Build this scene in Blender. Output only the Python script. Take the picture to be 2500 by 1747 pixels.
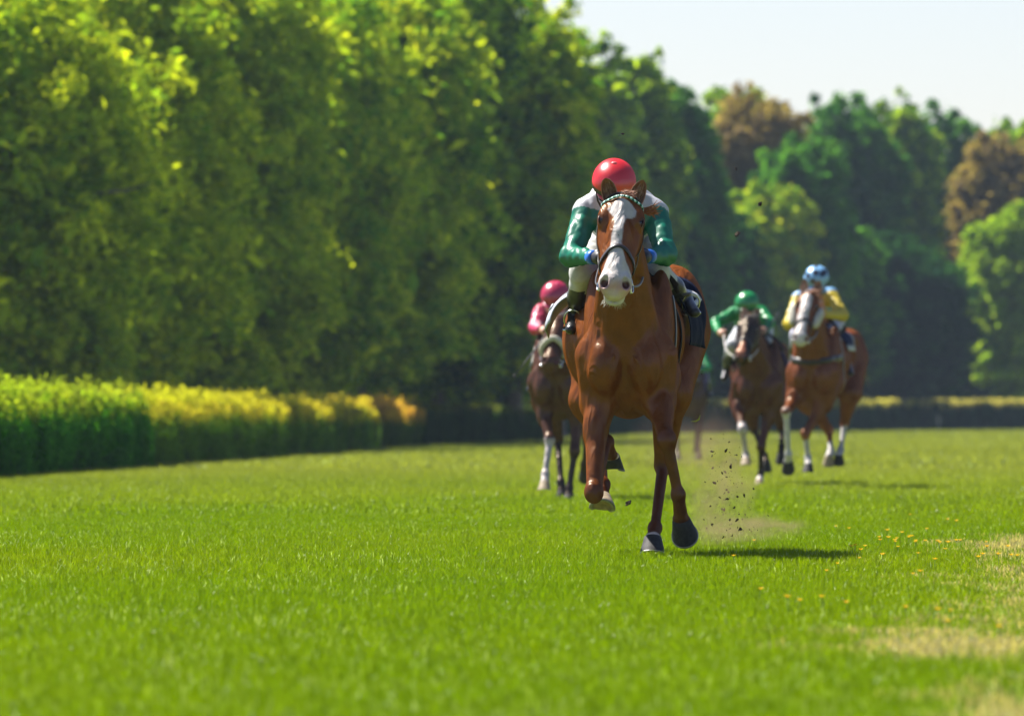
import bpy, bmesh, math, random
import numpy as np
from mathutils import Vector, Matrix, Euler
from mathutils.bvhtree import BVHTree

# ---------------------------------------------------------------- camera, sky, sun, exposure
scene = bpy.context.scene
COL = scene.collection
for o in list(bpy.data.objects):
    bpy.data.objects.remove(o)
CAM_H = 0.8
FOC = 288.0                      # long telephoto lens, 36 mm wide sensor
cam_d = bpy.data.cameras.new('camera'); cam = bpy.data.objects.new('camera', cam_d); COL.objects.link(cam)
cam.location = (0, 0, CAM_H)
cam.rotation_euler = (math.radians(90), 0, 0)
cam_d.lens = FOC; cam_d.sensor_width = 36.0
cam_d.shift_y = (1004 - 873.5) / 2500.0
cam_d.clip_start = 1.0; cam_d.clip_end = 6000
cam_d.dof.use_dof = True; cam_d.dof.focus_distance = 44.2; cam_d.dof.aperture_fstop = 5.7
scene.camera = cam

SUN_DIR = Vector((-0.50, 0.38, 0.84)).normalized()
world = bpy.data.worlds.new('World'); scene.world = world; world.use_nodes = True
wn = world.node_tree; bg = wn.nodes['Background']
sky = wn.nodes.new('ShaderNodeTexSky'); sky.sky_type = 'NISHITA'; sky.sun_disc = False
sky.sun_elevation = math.asin(SUN_DIR.z); sky.sun_rotation = math.atan2(SUN_DIR.x, SUN_DIR.y)
sky.air_density = 1.0; sky.dust_density = 0.5; sky.ozone_density = 2.0; sky.altitude = 300
tint = wn.nodes.new('ShaderNodeMix'); tint.data_type = 'RGBA'; tint.blend_type = 'MULTIPLY'; tint.inputs['Factor'].default_value = 1
tint.inputs['B'].default_value = (1.03, .955, 1.05, 1)      # clear blue-white spring air
wn.links.new(sky.outputs[0], tint.inputs['A']); wn.links.new(tint.outputs['Result'], bg.inputs[0]); bg.inputs[1].default_value = 0.052
sun_d = bpy.data.lights.new('sun', 'SUN'); sun_d.energy = 5.0; sun_d.angle = math.radians(0.5)
sun_d.color = (1.0, 0.95, 0.87)
sun = bpy.data.objects.new('sun', sun_d); COL.objects.link(sun)
sun.rotation_euler = SUN_DIR.to_track_quat('Z', 'Y').to_euler()
sun.location = (-20, 10, 40)
scene.view_settings.view_transform = 'Standard'; scene.view_settings.look = 'None'
scene.view_settings.exposure = 1.46; scene.view_settings.gamma = 1.0
scene.render.engine = 'CYCLES'
scene.cycles.max_bounces = 9; scene.cycles.diffuse_bounces = 7; scene.cycles.transmission_bounces = 9; scene.cycles.glossy_bounces = 2; scene.cycles.transparent_max_bounces = 8
scene.cycles.use_denoising = True

F2295 = 18360.0                  # focal length in units of the 2295-wide picture the sizes were measured on
def WP(u, v, y):                 # measured point and its real distance -> world metres
    s = F2295 / y
    return Vector(((u - 1147.5) / s, y, CAM_H + (921.7 - v) / s))
def SU(y): return F2295 / y

rng = np.random.default_rng(7)
random.seed(7)

# ---------------------------------------------------------------- helpers
def tag(o, label=None, cat=None, group=None, kind=None):
    if label: o['label'] = label
    if cat: o['category'] = cat
    if group: o['group'] = group
    if kind: o['kind'] = kind
    return o
def empty(name, loc=(0, 0, 0), rz=0.0):
    o = bpy.data.objects.new(name, None); COL.objects.link(o)
    o.location = loc; o.rotation_euler = (0, 0, rz); o.empty_display_size = 0.2
    return o
def np_mesh(name, V, F, mat, parent=None, smooth=True, colors=None, loc=None):
    """V (n,3), F (m,k) all faces same k"""
    me = bpy.data.meshes.new(name)
    V = np.asarray(V, dtype=np.float32); F = np.asarray(F, dtype=np.int32)
    k = F.shape[1]; m = F.shape[0]
    me.vertices.add(len(V)); me.vertices.foreach_set('co', V.ravel())
    me.loops.add(m * k); me.loops.foreach_set('vertex_index', F.ravel())
    me.polygons.add(m)
    me.polygons.foreach_set('loop_start', np.arange(0, m * k, k, dtype=np.int32))
    me.polygons.foreach_set('loop_total', np.full(m, k, dtype=np.int32))
    me.polygons.foreach_set('use_smooth', np.full(m, smooth, dtype=bool))
    me.update(calc_edges=True)
    if colors is not None:
        ca = me.color_attributes.new('Col', 'FLOAT_COLOR', 'POINT')
        c4 = np.ones((len(V), 4), dtype=np.float32); c4[:, :3] = colors
        ca.data.foreach_set('color', c4.ravel())
    o = bpy.data.objects.new(name, me); COL.objects.link(o)
    if mat: me.materials.append(mat)
    if parent: o.parent = parent
    if loc is not None: o.location = loc
    return o

class MB:
    """collects shapes, then links them as ONE mesh"""
    def __init__(s): s.v = []; s.f = []
    def add(s, V, F):
        n = len(s.v); s.v.extend([tuple(p) for p in V]); s.f.extend([tuple(i + n for i in f) for f in F])
    def tube(s, pts, rad, seg=8, cap=True, flat=None):
        pts = [Vector(p) for p in pts]; n = len(pts)
        if not hasattr(rad, '__len__'): rad = [rad] * n
        V = []; up = Vector((0, 0, 1)); prev = None
        for i, p in enumerate(pts):
            t = (pts[min(i + 1, n - 1)] - pts[max(i - 1, 0)])
            if t.length < 1e-9: t = Vector((0, 0, 1))
            t.normalize()
            if prev is None:
                a = t.cross(up)
                if a.length < .1: a = t.cross(Vector((1, 0, 0)))
            else:
                a = prev - t * prev.dot(t)
            a.normalize(); prev = a; b = t.cross(a)
            for k in range(seg):
                w = 2 * math.pi * k / seg
                V.append(p + (a * math.cos(w) + b * math.sin(w)) * rad[i])
        F = []
        for i in range(n - 1):
            for k in range(seg):
                k2 = (k + 1) % seg
                F.append((i * seg + k, i * seg + k2, (i + 1) * seg + k2, (i + 1) * seg + k))
        if cap:
            F.append(tuple(range(seg))[::-1]); F.append(tuple((n - 1) * seg + k for k in range(seg)))
        s.add(V, F)
    def ribbon(s, pts, nrm, width, thick):
        """flat strap: pts, outward normals, width across"""
        n = len(pts); V = []
        for i in range(n):
            t = (pts[min(i + 1, n - 1)] - pts[max(i - 1, 0)]).normalized()
            w = t.cross(nrm[i]).normalized() * (width / 2); o = nrm[i].normalized() * thick
            V += [pts[i] - w, pts[i] + w, pts[i] + w + o, pts[i] - w + o]
        F = []
        for i in range(n - 1):
            for k in range(4):
                k2 = (k + 1) % 4
                F.append((i * 4 + k, (i + 1) * 4 + k, (i + 1) * 4 + k2, i * 4 + k2))
        F.append((0, 1, 2, 3)); F.append(tuple((n - 1) * 4 + k for k in (3, 2, 1, 0)))
        s.add(V, F)
    def ell(s, c, r, R=None, nu=16, nv=10):
        c = Vector(c); V = []; F = []
        for j in range(nv + 1):
            ph = math.pi * j / nv
            for i in range(nu):
                th = 2 * math.pi * i / nu
                p = Vector((r[0] * math.sin(ph) * math.cos(th), r[1] * math.sin(ph) * math.sin(th), r[2] * math.cos(ph)))
                if R is not None: p = R @ p
                V.append(c + p)
        for j in range(nv):
            for i in range(nu):
                i2 = (i + 1) % nu
                F.append((j * nu + i, (j + 1) * nu + i, (j + 1) * nu + i2, j * nu + i2))
        s.add(V, F)
    def box(s, lo, hi):
        x0, y0, z0 = lo; x1, y1, z1 = hi
        V = [(x0, y0, z0), (x1, y0, z0), (x1, y1, z0), (x0, y1, z0), (x0, y0, z1), (x1, y0, z1), (x1, y1, z1), (x0, y1, z1)]
        s.add(V, [(0, 3, 2, 1), (4, 5, 6, 7), (0, 1, 5, 4), (1, 2, 6, 5), (2, 3, 7, 6), (3, 0, 4, 7)])
    def torus(s, c, R, r, ax, n=20, m=6):
        ax = Vector(ax).normalized(); a = ax.orthogonal().normalized(); b = ax.cross(a); c = Vector(c)
        pts = [c + (a * math.cos(2 * math.pi * i / n) + b * math.sin(2 * math.pi * i / n)) * R for i in range(n + 1)]
        s.tube(pts, r, m)
    def build(s, name, mat, parent=None, smooth=True, loc=None):
        me = bpy.data.meshes.new(name); me.from_pydata(s.v, [], s.f); me.update()
        bm = bmesh.new(); bm.from_mesh(me); bmesh.ops.remove_doubles(bm, verts=bm.verts, dist=1e-5)
        bmesh.ops.recalc_face_normals(bm, faces=bm.faces); bm.to_mesh(me); bm.free()
        for p in me.polygons: p.use_smooth = smooth
        me.materials.append(mat)
        o = bpy.data.objects.new(name, me); COL.objects.link(o)
        if parent: o.parent = parent
        if loc is not None: o.location = loc
        return o

# ---------------------------------------------------------------- materials
def M(name, col, rough=0.6, spec=0.5, noise=None, bump=None, attr=False, sheen=0.0, coat=0.0, metal=0.0, transl=None, muscle=None, gloss=None, detail=4.0, aniso=None):
    m = bpy.data.materials.new(name); m.use_nodes = True
    nt = m.node_tree; N = nt.nodes; L = nt.links
    b = N['Principled BSDF']
    b.inputs['Roughness'].default_value = rough
    b.inputs['Specular IOR Level'].default_value = spec
    b.inputs['Metallic'].default_value = metal
    b.inputs['Sheen Weight'].default_value = sheen
    b.inputs['Coat Weight'].default_value = coat
    b.inputs['Coat Roughness'].default_value = 0.25
    b.inputs['Base Color'].default_value = (*col, 1)
    src = None
    if attr:
        a = N.new('ShaderNodeVertexColor'); a.layer_name = 'Col'; src = a.outputs['Color']
    tc = N.new('ShaderNodeTexCoord')
    if noise:                                   # (scale, amount)
        nz = N.new('ShaderNodeTexNoise'); nz.inputs['Scale'].default_value = noise[0]; nz.inputs['Detail'].default_value = detail
        L.new(tc.outputs['Object'], nz.inputs['Vector'])
        mr = N.new('ShaderNodeMapRange'); mr.inputs['From Min'].default_value = 0.3; mr.inputs['From Max'].default_value = 0.7
        mr.inputs['To Min'].default_value = 1 - noise[1]; mr.inputs['To Max'].default_value = 1 + noise[1]
        L.new(nz.outputs['Fac'], mr.inputs['Value'])
        mx = N.new('ShaderNodeMix'); mx.data_type = 'RGBA'; mx.blend_type = 'MULTIPLY'; mx.inputs['Factor'].default_value = 1
        if src: L.new(src, mx.inputs['A'])
        else: mx.inputs['A'].default_value = (*col, 1)
        L.new(mr.outputs[0], mx.inputs['B']); src = mx.outputs['Result']
    if src: L.new(src, b.inputs['Base Color'])
    if bump:                                    # (scale, strength, distance)
        nb = N.new('ShaderNodeTexNoise'); nb.inputs['Scale'].default_value = bump[0]; nb.inputs['Detail'].default_value = 5
        mp = N.new('ShaderNodeMapping')
        if aniso: mp.inputs['Scale'].default_value = aniso
        L.new(tc.outputs['Object'], mp.inputs['Vector']); L.new(mp.outputs[0], nb.inputs['Vector'])
        bp = N.new('ShaderNodeBump'); bp.inputs['Strength'].default_value = bump[1]; bp.inputs['Distance'].default_value = bump[2]
        L.new(nb.outputs['Fac'], bp.inputs['Height']); L.new(bp.outputs[0], b.inputs['Normal'])
        if muscle:                              # broad soft relief under the skin, and mud and sweat mottling
            n3 = N.new('ShaderNodeTexNoise'); n3.inputs['Scale'].default_value = muscle[0]; n3.inputs['Detail'].default_value = 2; n3.inputs['Distortion'].default_value = 1.2
            m3 = N.new('ShaderNodeMapping'); m3.inputs['Scale'].default_value = (1.3, 1, .55); L.new(tc.outputs['Object'], m3.inputs['Vector']); L.new(m3.outputs[0], n3.inputs['Vector'])
            b3 = N.new('ShaderNodeBump'); b3.inputs['Strength'].default_value = muscle[1]; b3.inputs['Distance'].default_value = muscle[2]
            L.new(n3.outputs['Fac'], b3.inputs['Height']); L.new(b3.outputs[0], bp.inputs['Normal'])
            n4 = N.new('ShaderNodeTexNoise'); n4.inputs['Scale'].default_value = 48; n4.inputs['Detail'].default_value = 3; L.new(tc.outputs['Object'], n4.inputs['Vector'])
            r4 = N.new('ShaderNodeMapRange'); r4.inputs['From Min'].default_value = .71; r4.inputs['From Max'].default_value = .77; L.new(n4.outputs['Fac'], r4.inputs['Value'])
            x4 = N.new('ShaderNodeMix'); x4.data_type = 'RGBA'; L.new(r4.outputs[0], x4.inputs['Factor']); L.new(src, x4.inputs['A']); x4.inputs['B'].default_value = (.03, .018, .009, 1); L.new(x4.outputs['Result'], b.inputs['Base Color'])
            r5 = N.new('ShaderNodeMapRange'); r5.inputs['To Min'].default_value = rough - .12; r5.inputs['To Max'].default_value = rough + .18; L.new(n3.outputs['Fac'], r5.inputs['Value']); L.new(r5.outputs[0], b.inputs['Roughness'])
    if gloss:                                   # (weight, roughness, tint): a thin even shine, without the mirror edge of a smooth surface
        b.inputs['Specular IOR Level'].default_value = 0
        gl = N.new('ShaderNodeBsdfGlossy'); gl.inputs['Roughness'].default_value = gloss[1]; gl.inputs['Color'].default_value = (*gloss[2], 1)
        mg = N.new('ShaderNodeMixShader'); mg.inputs[0].default_value = gloss[0]; L.new(b.outputs[0], mg.inputs[1]); L.new(gl.outputs[0], mg.inputs[2])
        if bump: L.new(bp.outputs[0], gl.inputs['Normal'])
        L.new(mg.outputs[0], N['Material Output'].inputs['Surface'])
    if transl:                                  # leaves: part of the light passes through; (amount, tint)
        t = N.new('ShaderNodeBsdfTranslucent'); ms = N.new('ShaderNodeMixShader'); ms.inputs[0].default_value = transl[0]
        tm = N.new('ShaderNodeMix'); tm.data_type = 'RGBA'; tm.blend_type = 'MULTIPLY'; tm.inputs['Factor'].default_value = 1
        if src: L.new(src, tm.inputs['A'])
        else: tm.inputs['A'].default_value = (*col, 1)
        tm.inputs['B'].default_value = (*transl[1], 1)
        L.new(tm.outputs['Result'], t.inputs['Color'])
        L.new((mg if gloss else b).outputs[0], ms.inputs[1]); L.new(t.outputs[0], ms.inputs[2])
        L.new(ms.outputs[0], N['Material Output'].inputs['Surface'])
    return m

MAT = dict(
    coat=M('horse_coat', (.3, .1, .03), .44, .08, noise=(14, .2), bump=(85, .3, .004), aniso=(1, 1, .35), attr=True, muscle=(9, .55, .035), gloss=(.035, .34, (1, .86, .70))),
    hair=M('horse_hair', (.3, .1, .03), .5, .4, attr=True, noise=(60, .25)),
    hoof=M('hoof_horn', (.028, .026, .025), .7, .25, noise=(40, .35), bump=(60, .4, .002)),
    hoofpale=M('pale_hoof_horn', (.24, .19, .12), .7, .3, noise=(30, .3), bump=(60, .4, .002)),
    sole=M('hoof_sole', (.05, .045, .04), .8, .2, noise=(50, .4)),
    shoe=M('worn_aluminium', (.22, .22, .22), .5, .5, metal=.9, noise=(60, .2)),
    eye=M('wet_dark_eye', (.012, .007, .005), .06, .7),
    leather=M('dark_leather', (.018, .013, .012), .42, .5, noise=(50, .3)),
    steel=M('polished_steel', (.62, .62, .63), .22, .5, metal=1.0),
    fleece=M('sheepskin', (.52, .49, .40), .95, .1, noise=(30, .12), bump=(90, 1.0, .02)),
    skin=M('skin', (.50, .27, .18), .55, .4, noise=(20, .08)),
    cloth=M('painted_cloth', (.5, .5, .5), .85, .06, attr=True, noise=(40, .08), bump=(22, .5, .01)),
    silk=M('racing_silk', (.5, .5, .5), .46, .28, attr=True, noise=(25, .08), bump=(12, .5, .012), gloss=(.055, .38, (1, 1, 1))),
    shell=M('helmet_cover', (.5, .5, .5), .3, .5, attr=True, noise=(20, .06), bump=(9, .25, .01), gloss=(.07, .30, (1, 1, 1))),
    boot=M('black_boot', (.010, .010, .011), .33, .5, bump=(25, .4, .006)),
    goggle=M('goggle_lens', (.02, .02, .03), .08, .6),
    black=M('black_rubber', (.012, .012, .014), .5, .4),
)
# ---------------------------------------------------------------- implicit surfaces (bodies are one continuous mesh)
class Field:
    def __init__(s, lo, hi, h):
        s.lo = np.array(lo, dtype=np.float32); s.h = h
        s.n = np.ceil((np.array(hi) - np.array(lo)) / h).astype(int) + 1
        s.vol = np.full(tuple(s.n), 1.0, dtype=np.float32)
    def _sub(s, mn, mx):
        i0 = np.clip(np.floor((np.array(mn) - s.lo) / s.h).astype(int), 0, s.n)
        i1 = np.clip(np.ceil((np.array(mx) - s.lo) / s.h).astype(int) + 1, 0, s.n)
        if np.any(i1 <= i0): return None
        ax = [s.lo[k] + s.h * np.arange(i0[k], i1[k], dtype=np.float32) for k in range(3)]
        return (slice(i0[0], i1[0]), slice(i0[1], i1[1]), slice(i0[2], i1[2])), ax[0][:, None, None], ax[1][None, :, None], ax[2][None, None, :]
    def _blend(s, sl, d, k, cut=False):
        a = s.vol[sl]
        if cut: d = -d; hh = np.clip(.5 - .5 * (d - a) / k, 0, 1); s.vol[sl] = d * (1 - hh) + a * hh + k * hh * (1 - hh)
        else: hh = np.clip(.5 + .5 * (d - a) / k, 0, 1); s.vol[sl] = d * (1 - hh) + a * hh - k * hh * (1 - hh)
    def cone(s, a, b, r1, r2, k=.03, sq=None, cut=False):
        a = np.array(a, dtype=np.float32); b = np.array(b, dtype=np.float32); R = max(r1, r2) * (max(1, sq[1]) if sq else 1) + k + 2 * s.h
        q = s._sub(np.minimum(a, b) - R, np.maximum(a, b) + R)
        if q is None: return
        sl, X, Y, Z = q; ab = b - a; L2 = float(ab @ ab) + 1e-9
        X = X - a[0]; Y = Y - a[1]; Z = Z - a[2]
        t = np.clip((X * ab[0] + Y * ab[1] + Z * ab[2]) / L2, 0, 1)
        dx = X - t * ab[0]; dy = Y - t * ab[1]; dz = Z - t * ab[2]; m = 1
        if sq:
            w = np.array(sq[0], dtype=np.float32); w = w / np.linalg.norm(w); c = (dx * w[0] + dy * w[1] + dz * w[2]) * (1 - 1 / sq[1])
            dx = dx - c * w[0]; dy = dy - c * w[1]; dz = dz - c * w[2]; m = min(1, sq[1])
        d = (np.sqrt(dx * dx + dy * dy + dz * dz) - (r1 + (r2 - r1) * t)) * m
        s._blend(sl, d.astype(np.float32), k, cut)
    def ell(s, c, r, R=None, k=.03, cut=False):
        c = np.array(c, dtype=np.float32); m = max(r) + k + 2 * s.h
        q = s._sub(c - m, c + m)
        if q is None: return
        sl, X, Y, Z = q; X = X - c[0]; Y = Y - c[1]; Z = Z - c[2]
        if R is not None:
            R = np.array(R, dtype=np.float32)      # columns = local axes
            X, Y, Z = (X * R[0, 0] + Y * R[1, 0] + Z * R[2, 0], X * R[0, 1] + Y * R[1, 1] + Z * R[2, 1], X * R[0, 2] + Y * R[1, 2] + Z * R[2, 2])
        k0 = np.sqrt((X / r[0]) ** 2 + (Y / r[1]) ** 2 + (Z / r[2]) ** 2) + 1e-6
        k1 = np.sqrt((X / r[0] ** 2) ** 2 + (Y / r[1] ** 2) ** 2 + (Z / r[2] ** 2) ** 2) + 1e-6
        s._blend(sl, (k0 * (k0 - 1) / k1).astype(np.float32), k, cut)
    def wrinkle(s, amp, fr, seed=0):
        q = s._sub(s.lo, s.lo + s.h * s.n); sl, X, Y, Z = q
        r = np.random.default_rng(seed); acc = 0
        for i in range(5):
            k = r.normal(size=3) * fr * (1 + .35 * i); k2 = r.normal(size=3) * fr * .5
            acc = acc + np.sin(k[0] * X + k[1] * Y + k[2] * Z + 1.3 * np.sin(k2[0] * X + k2[1] * Y + k2[2] * Z + i)) / (1 + .4 * i)
        s.vol = (s.vol + amp * (1 - np.abs(acc) * .9)).astype(np.float32)
    def mesh(s):
        v = s.vol; n = v.shape; sg = v < 0
        cn = (n[0] - 1, n[1] - 1, n[2] - 1)
        cnt = np.zeros(cn, dtype=np.int8)
        for dx in (0, 1):
            for dy in (0, 1):
                for dz in (0, 1):
                    cnt += sg[dx:dx + cn[0], dy:dy + cn[1], dz:dz + cn[2]]
        act = (cnt > 0) & (cnt < 8)
        ids = np.full(cn, -1, dtype=np.int32); ix = np.argwhere(act); ids[act] = np.arange(len(ix), dtype=np.int32)
        acc = np.zeros((len(ix), 3), dtype=np.float64); num = np.zeros(len(ix))
        cor = [(i, j, k) for i in (0, 1) for j in (0, 1) for k in (0, 1)]
        vals = {c: v[ix[:, 0] + c[0], ix[:, 1] + c[1], ix[:, 2] + c[2]].astype(np.float64) for c in cor}
        for a in cor:
            for ax in range(3):
                if a[ax] == 0:
                    b = list(a); b[ax] = 1; b = tuple(b)
                    va, vb = vals[a], vals[b]; cr = (va < 0) != (vb < 0)
                    t = np.where(cr, va / np.where(cr, va - vb, 1), 0)
                    p = np.array(a, dtype=float)[None, :] + np.zeros((len(ix), 3)); p[:, ax] += t
                    acc += p * cr[:, None]; num += cr
        P = (ix + acc / num[:, None]) * s.h + s.lo
        F = []
        for ax in range(3):
            o1, o2 = [(1, 2), (2, 0), (0, 1)][ax]
            A = [slice(0, n[0]), slice(0, n[1]), slice(0, n[2])]; B = list(A)
            A[ax] = slice(0, n[ax] - 1); B[ax] = slice(1, n[ax])
            ch = sg[tuple(A)] != sg[tuple(B)]
            e = np.argwhere(ch)
            ok = (e[:, o1] > 0) & (e[:, o2] > 0) & (e[:, o1] < n[o1] - 1) & (e[:, o2] < n[o2] - 1)
            e = e[ok]; ins = sg[tuple(A)][e[:, 0], e[:, 1], e[:, 2]]
            def cell(d1, d2):
                c = e.copy(); c[:, o1] += d1; c[:, o2] += d2
                return ids[c[:, 0], c[:, 1], c[:, 2]]
            q = np.stack([cell(-1, -1), cell(0, -1), cell(0, 0), cell(-1, 0)], 1)
            q[~ins] = q[~ins][:, ::-1]
            F.append(q)
        F = np.concatenate(F)
        # one light relax pass
        nb = np.zeros_like(P); c2 = np.zeros(len(P))
        for i in range(4):
            a, b = F[:, i], F[:, (i + 1) % 4]
            np.add.at(nb, a, P[b]); np.add.at(c2, a, 1); np.add.at(nb, b, P[a]); np.add.at(c2, b, 1)
        P = P * .6 + .4 * nb / np.maximum(c2, 1)[:, None]
        return P.astype(np.float32), F

def seg_dist(P, a, b):
    a = np.array(a); b = np.array(b); ab = b - a
    t = np.clip((P - a) @ ab / (ab @ ab + 1e-9), 0, 1)
    return np.linalg.norm(P - a - t[:, None] * ab, axis=1), t
def sstep(x, a, b):
    t = np.clip((x - a) / (b - a), 0, 1); return t * t * (3 - 2 * t)
def nz3(P, f, seed=0):
    r = np.random.default_rng(seed); acc = np.zeros(len(P))
    for i in range(6):
        k = r.normal(size=3) * f * (1 + .4 * i); acc += np.sin(P @ k + r.uniform(0, 6.28) + 1.5 * np.sin(P @ (r.normal(size=3) * f * .6))) / (1 + .3 * i)
    return acc / 3
# ---------------------------------------------------------------- horses
def vlerp(a, b, t): return a * (1 - t) + b * t
def simple_mat(name, col, rough=.55, spec=.4, noise=(50, .25), bump=None, **k):
    return M(name, col, rough, spec, noise=noise, bump=bump, **k)

def build_hoof(C, d, toe, size=1.0, pale=False, parent=None, shod=True):
    """C coronet centre, d direction from coronet to sole, toe direction of the toe"""
    d = Vector(d).normalized(); toe = Vector(toe); toe = (toe - d * toe.dot(d)).normalized(); lat = d.cross(toe)
    C = Vector(C); n = 24; mb = MB(); V = []
    prof = [(-.022, .020, .0), (-.014, .041, .0), (0.0, .046, .002), (.02, .050, .008), (.045, .056, .018), (.068, .061, .027), (.078, .062, .030)]
    for (h, r, sh) in prof:
        for i in range(n):
            th = 2 * math.pi * i / n; c, s_ = math.cos(th), math.sin(th)
            hh = h * (1.0 if c > 0 else 1 + .42 * c)            # heel is lower than the toe
            rr = r * (1 + (.10 if c > 0 else -.06) * abs(c))
            V.append(C + (d * hh + toe * (rr * c + sh) + lat * (rr * s_ * .96)) * size)
    F = []
    for j in range(len(prof) - 1):
        for i in range(n):
            i2 = (i + 1) % n; F.append((j * n + i, j * n + i2, (j + 1) * n + i2, (j + 1) * n + i))
    mb.add(V, F)
    hoof = mb.build('hoof', MAT['hoofpale'] if pale else MAT['hoof'], parent)
    # concave sole
    so = MB(); base = V[-n:]; cen = sum(base, Vector()) / n
    V2 = [p for p in base] + [cen + (p - cen) * .82 - d * .004 * size for p in base] + [cen + (p - cen) * .55 - d * .018 * size for p in base] + [cen - d * .02 * size]
    F2 = []
    for j in range(2):
        for i in range(n):
            i2 = (i + 1) % n; F2.append((j * n + i, j * n + i2, (j + 1) * n + i2, (j + 1) * n + i))
    for i in range(n): F2.append((2 * n + i, 2 * n + (i + 1) % n, 3 * n))
    so.add(V2, F2); so.build('sole', MAT['hoofpale'] if pale else MAT['sole'], hoof)
    if shod:
        sh = MB(); pts = []
        for i in range(-9, 10):
            th = i / 9 * math.radians(138); c, s_ = math.cos(th), math.sin(th)
            hh = .078 * (1.0 if c > 0 else 1 + .42 * c) + .003
            pts.append(C + (d * hh + toe * (.058 * c * (1.08 if c > 0 else .95) + .030) + lat * (.056 * s_)) * size)
        nr = [d] * len(pts); sh.ribbon(pts, nr, .016 * size, .006 * size); sh.build('horseshoe', MAT['shoe'], hoof)
    return hoof

def build_ear(base, tip, face, w, mat, inner, parent):
    """cupped ear; face = direction the opening looks"""
    base = Vector(base); tip = Vector(tip); ax = (tip - base); Ln = ax.length; ax.normalize()
    face = Vector(face); face = (face - ax * face.dot(ax)).normalized(); lat = ax.cross(face)
    nt, na = 12, 14; V = []; F = []
    for side in (1.0, .86):
        for j in range(nt + 1):
            t = j / nt
            r = w * (0.62 + 1.1 * t - .3 * t * t) * (1 - t) ** .55 * 1.05 if t < 1 else 0.0005
            r = max(r, .0008) * side
            open_a = math.radians(150 - 60 * math.sin(min(1, t * 1.6) * math.pi / 2))   # half wrap
            curl = face * (.012 * t * t) - face * .01 * math.sin(t * math.pi)
            for i in range(na + 1):
                a = math.pi + (i / na * 2 - 1) * open_a
                V.append(base + ax * (Ln * t) + curl + face * (math.cos(a) * r * .8) + lat * (math.sin(a) * r))
    m = (nt + 1) * (na + 1)
    for s_ in (0, 1):
        for j in range(nt):
            for i in range(na):
                a = s_ * m + j * (na + 1) + i
                F.append((a, a + 1, a + na + 2, a + na + 1) if s_ == 0 else (a, a + na + 1, a + na + 2, a + 1))
    for j in range(nt):
        for i in (0, na):
            a = j * (na + 1) + i; F.append((a, a + na + 1, a + na + 1 + m, a + m))
    mb = MB(); mb.add(V, F); ear = mb.build('ear', mat, parent)
    il = MB()
    rs = np.random.RandomState(3)
    for k in range(46):
        t = rs.uniform(.05, .7); a = rs.uniform(-1, 1)
        r = w * (0.62 + 1.1 * t - .3 * t * t) * (1 - t) ** .55
        p = base + ax * (Ln * t) - face * (.3 * r) + lat * (a * r * .7)
        il.tube([p, p + face * .01 + ax * .014 + lat * rs.uniform(-.006, .006), p + face * .012 + ax * .03], [.0018, .0014, .0004], 3)
    il.build('ear_hair', inner, ear)
    return ear

def strands(mb, roots, dirs, length, width, sway, rs, seg=5, droop=.6):
    for p, d in zip(roots, dirs):
        p = Vector(p); d = Vector(d).normalized(); L_ = length * rs.uniform(.7, 1.15); pts = [p]; v = d.copy()
        for j in range(seg):
            v = (v + Vector((0, 0, -droop * .3)) + Vector(sway) * .35 + Vector(rs.normal(size=3)) * .10).normalized()
            pts.append(pts[-1] + v * L_ / seg)
        mb.tube(pts, [width * (1 - .9 * (j / seg) ** 1.5) for j in range(seg + 1)], 4, cap=False)

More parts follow.
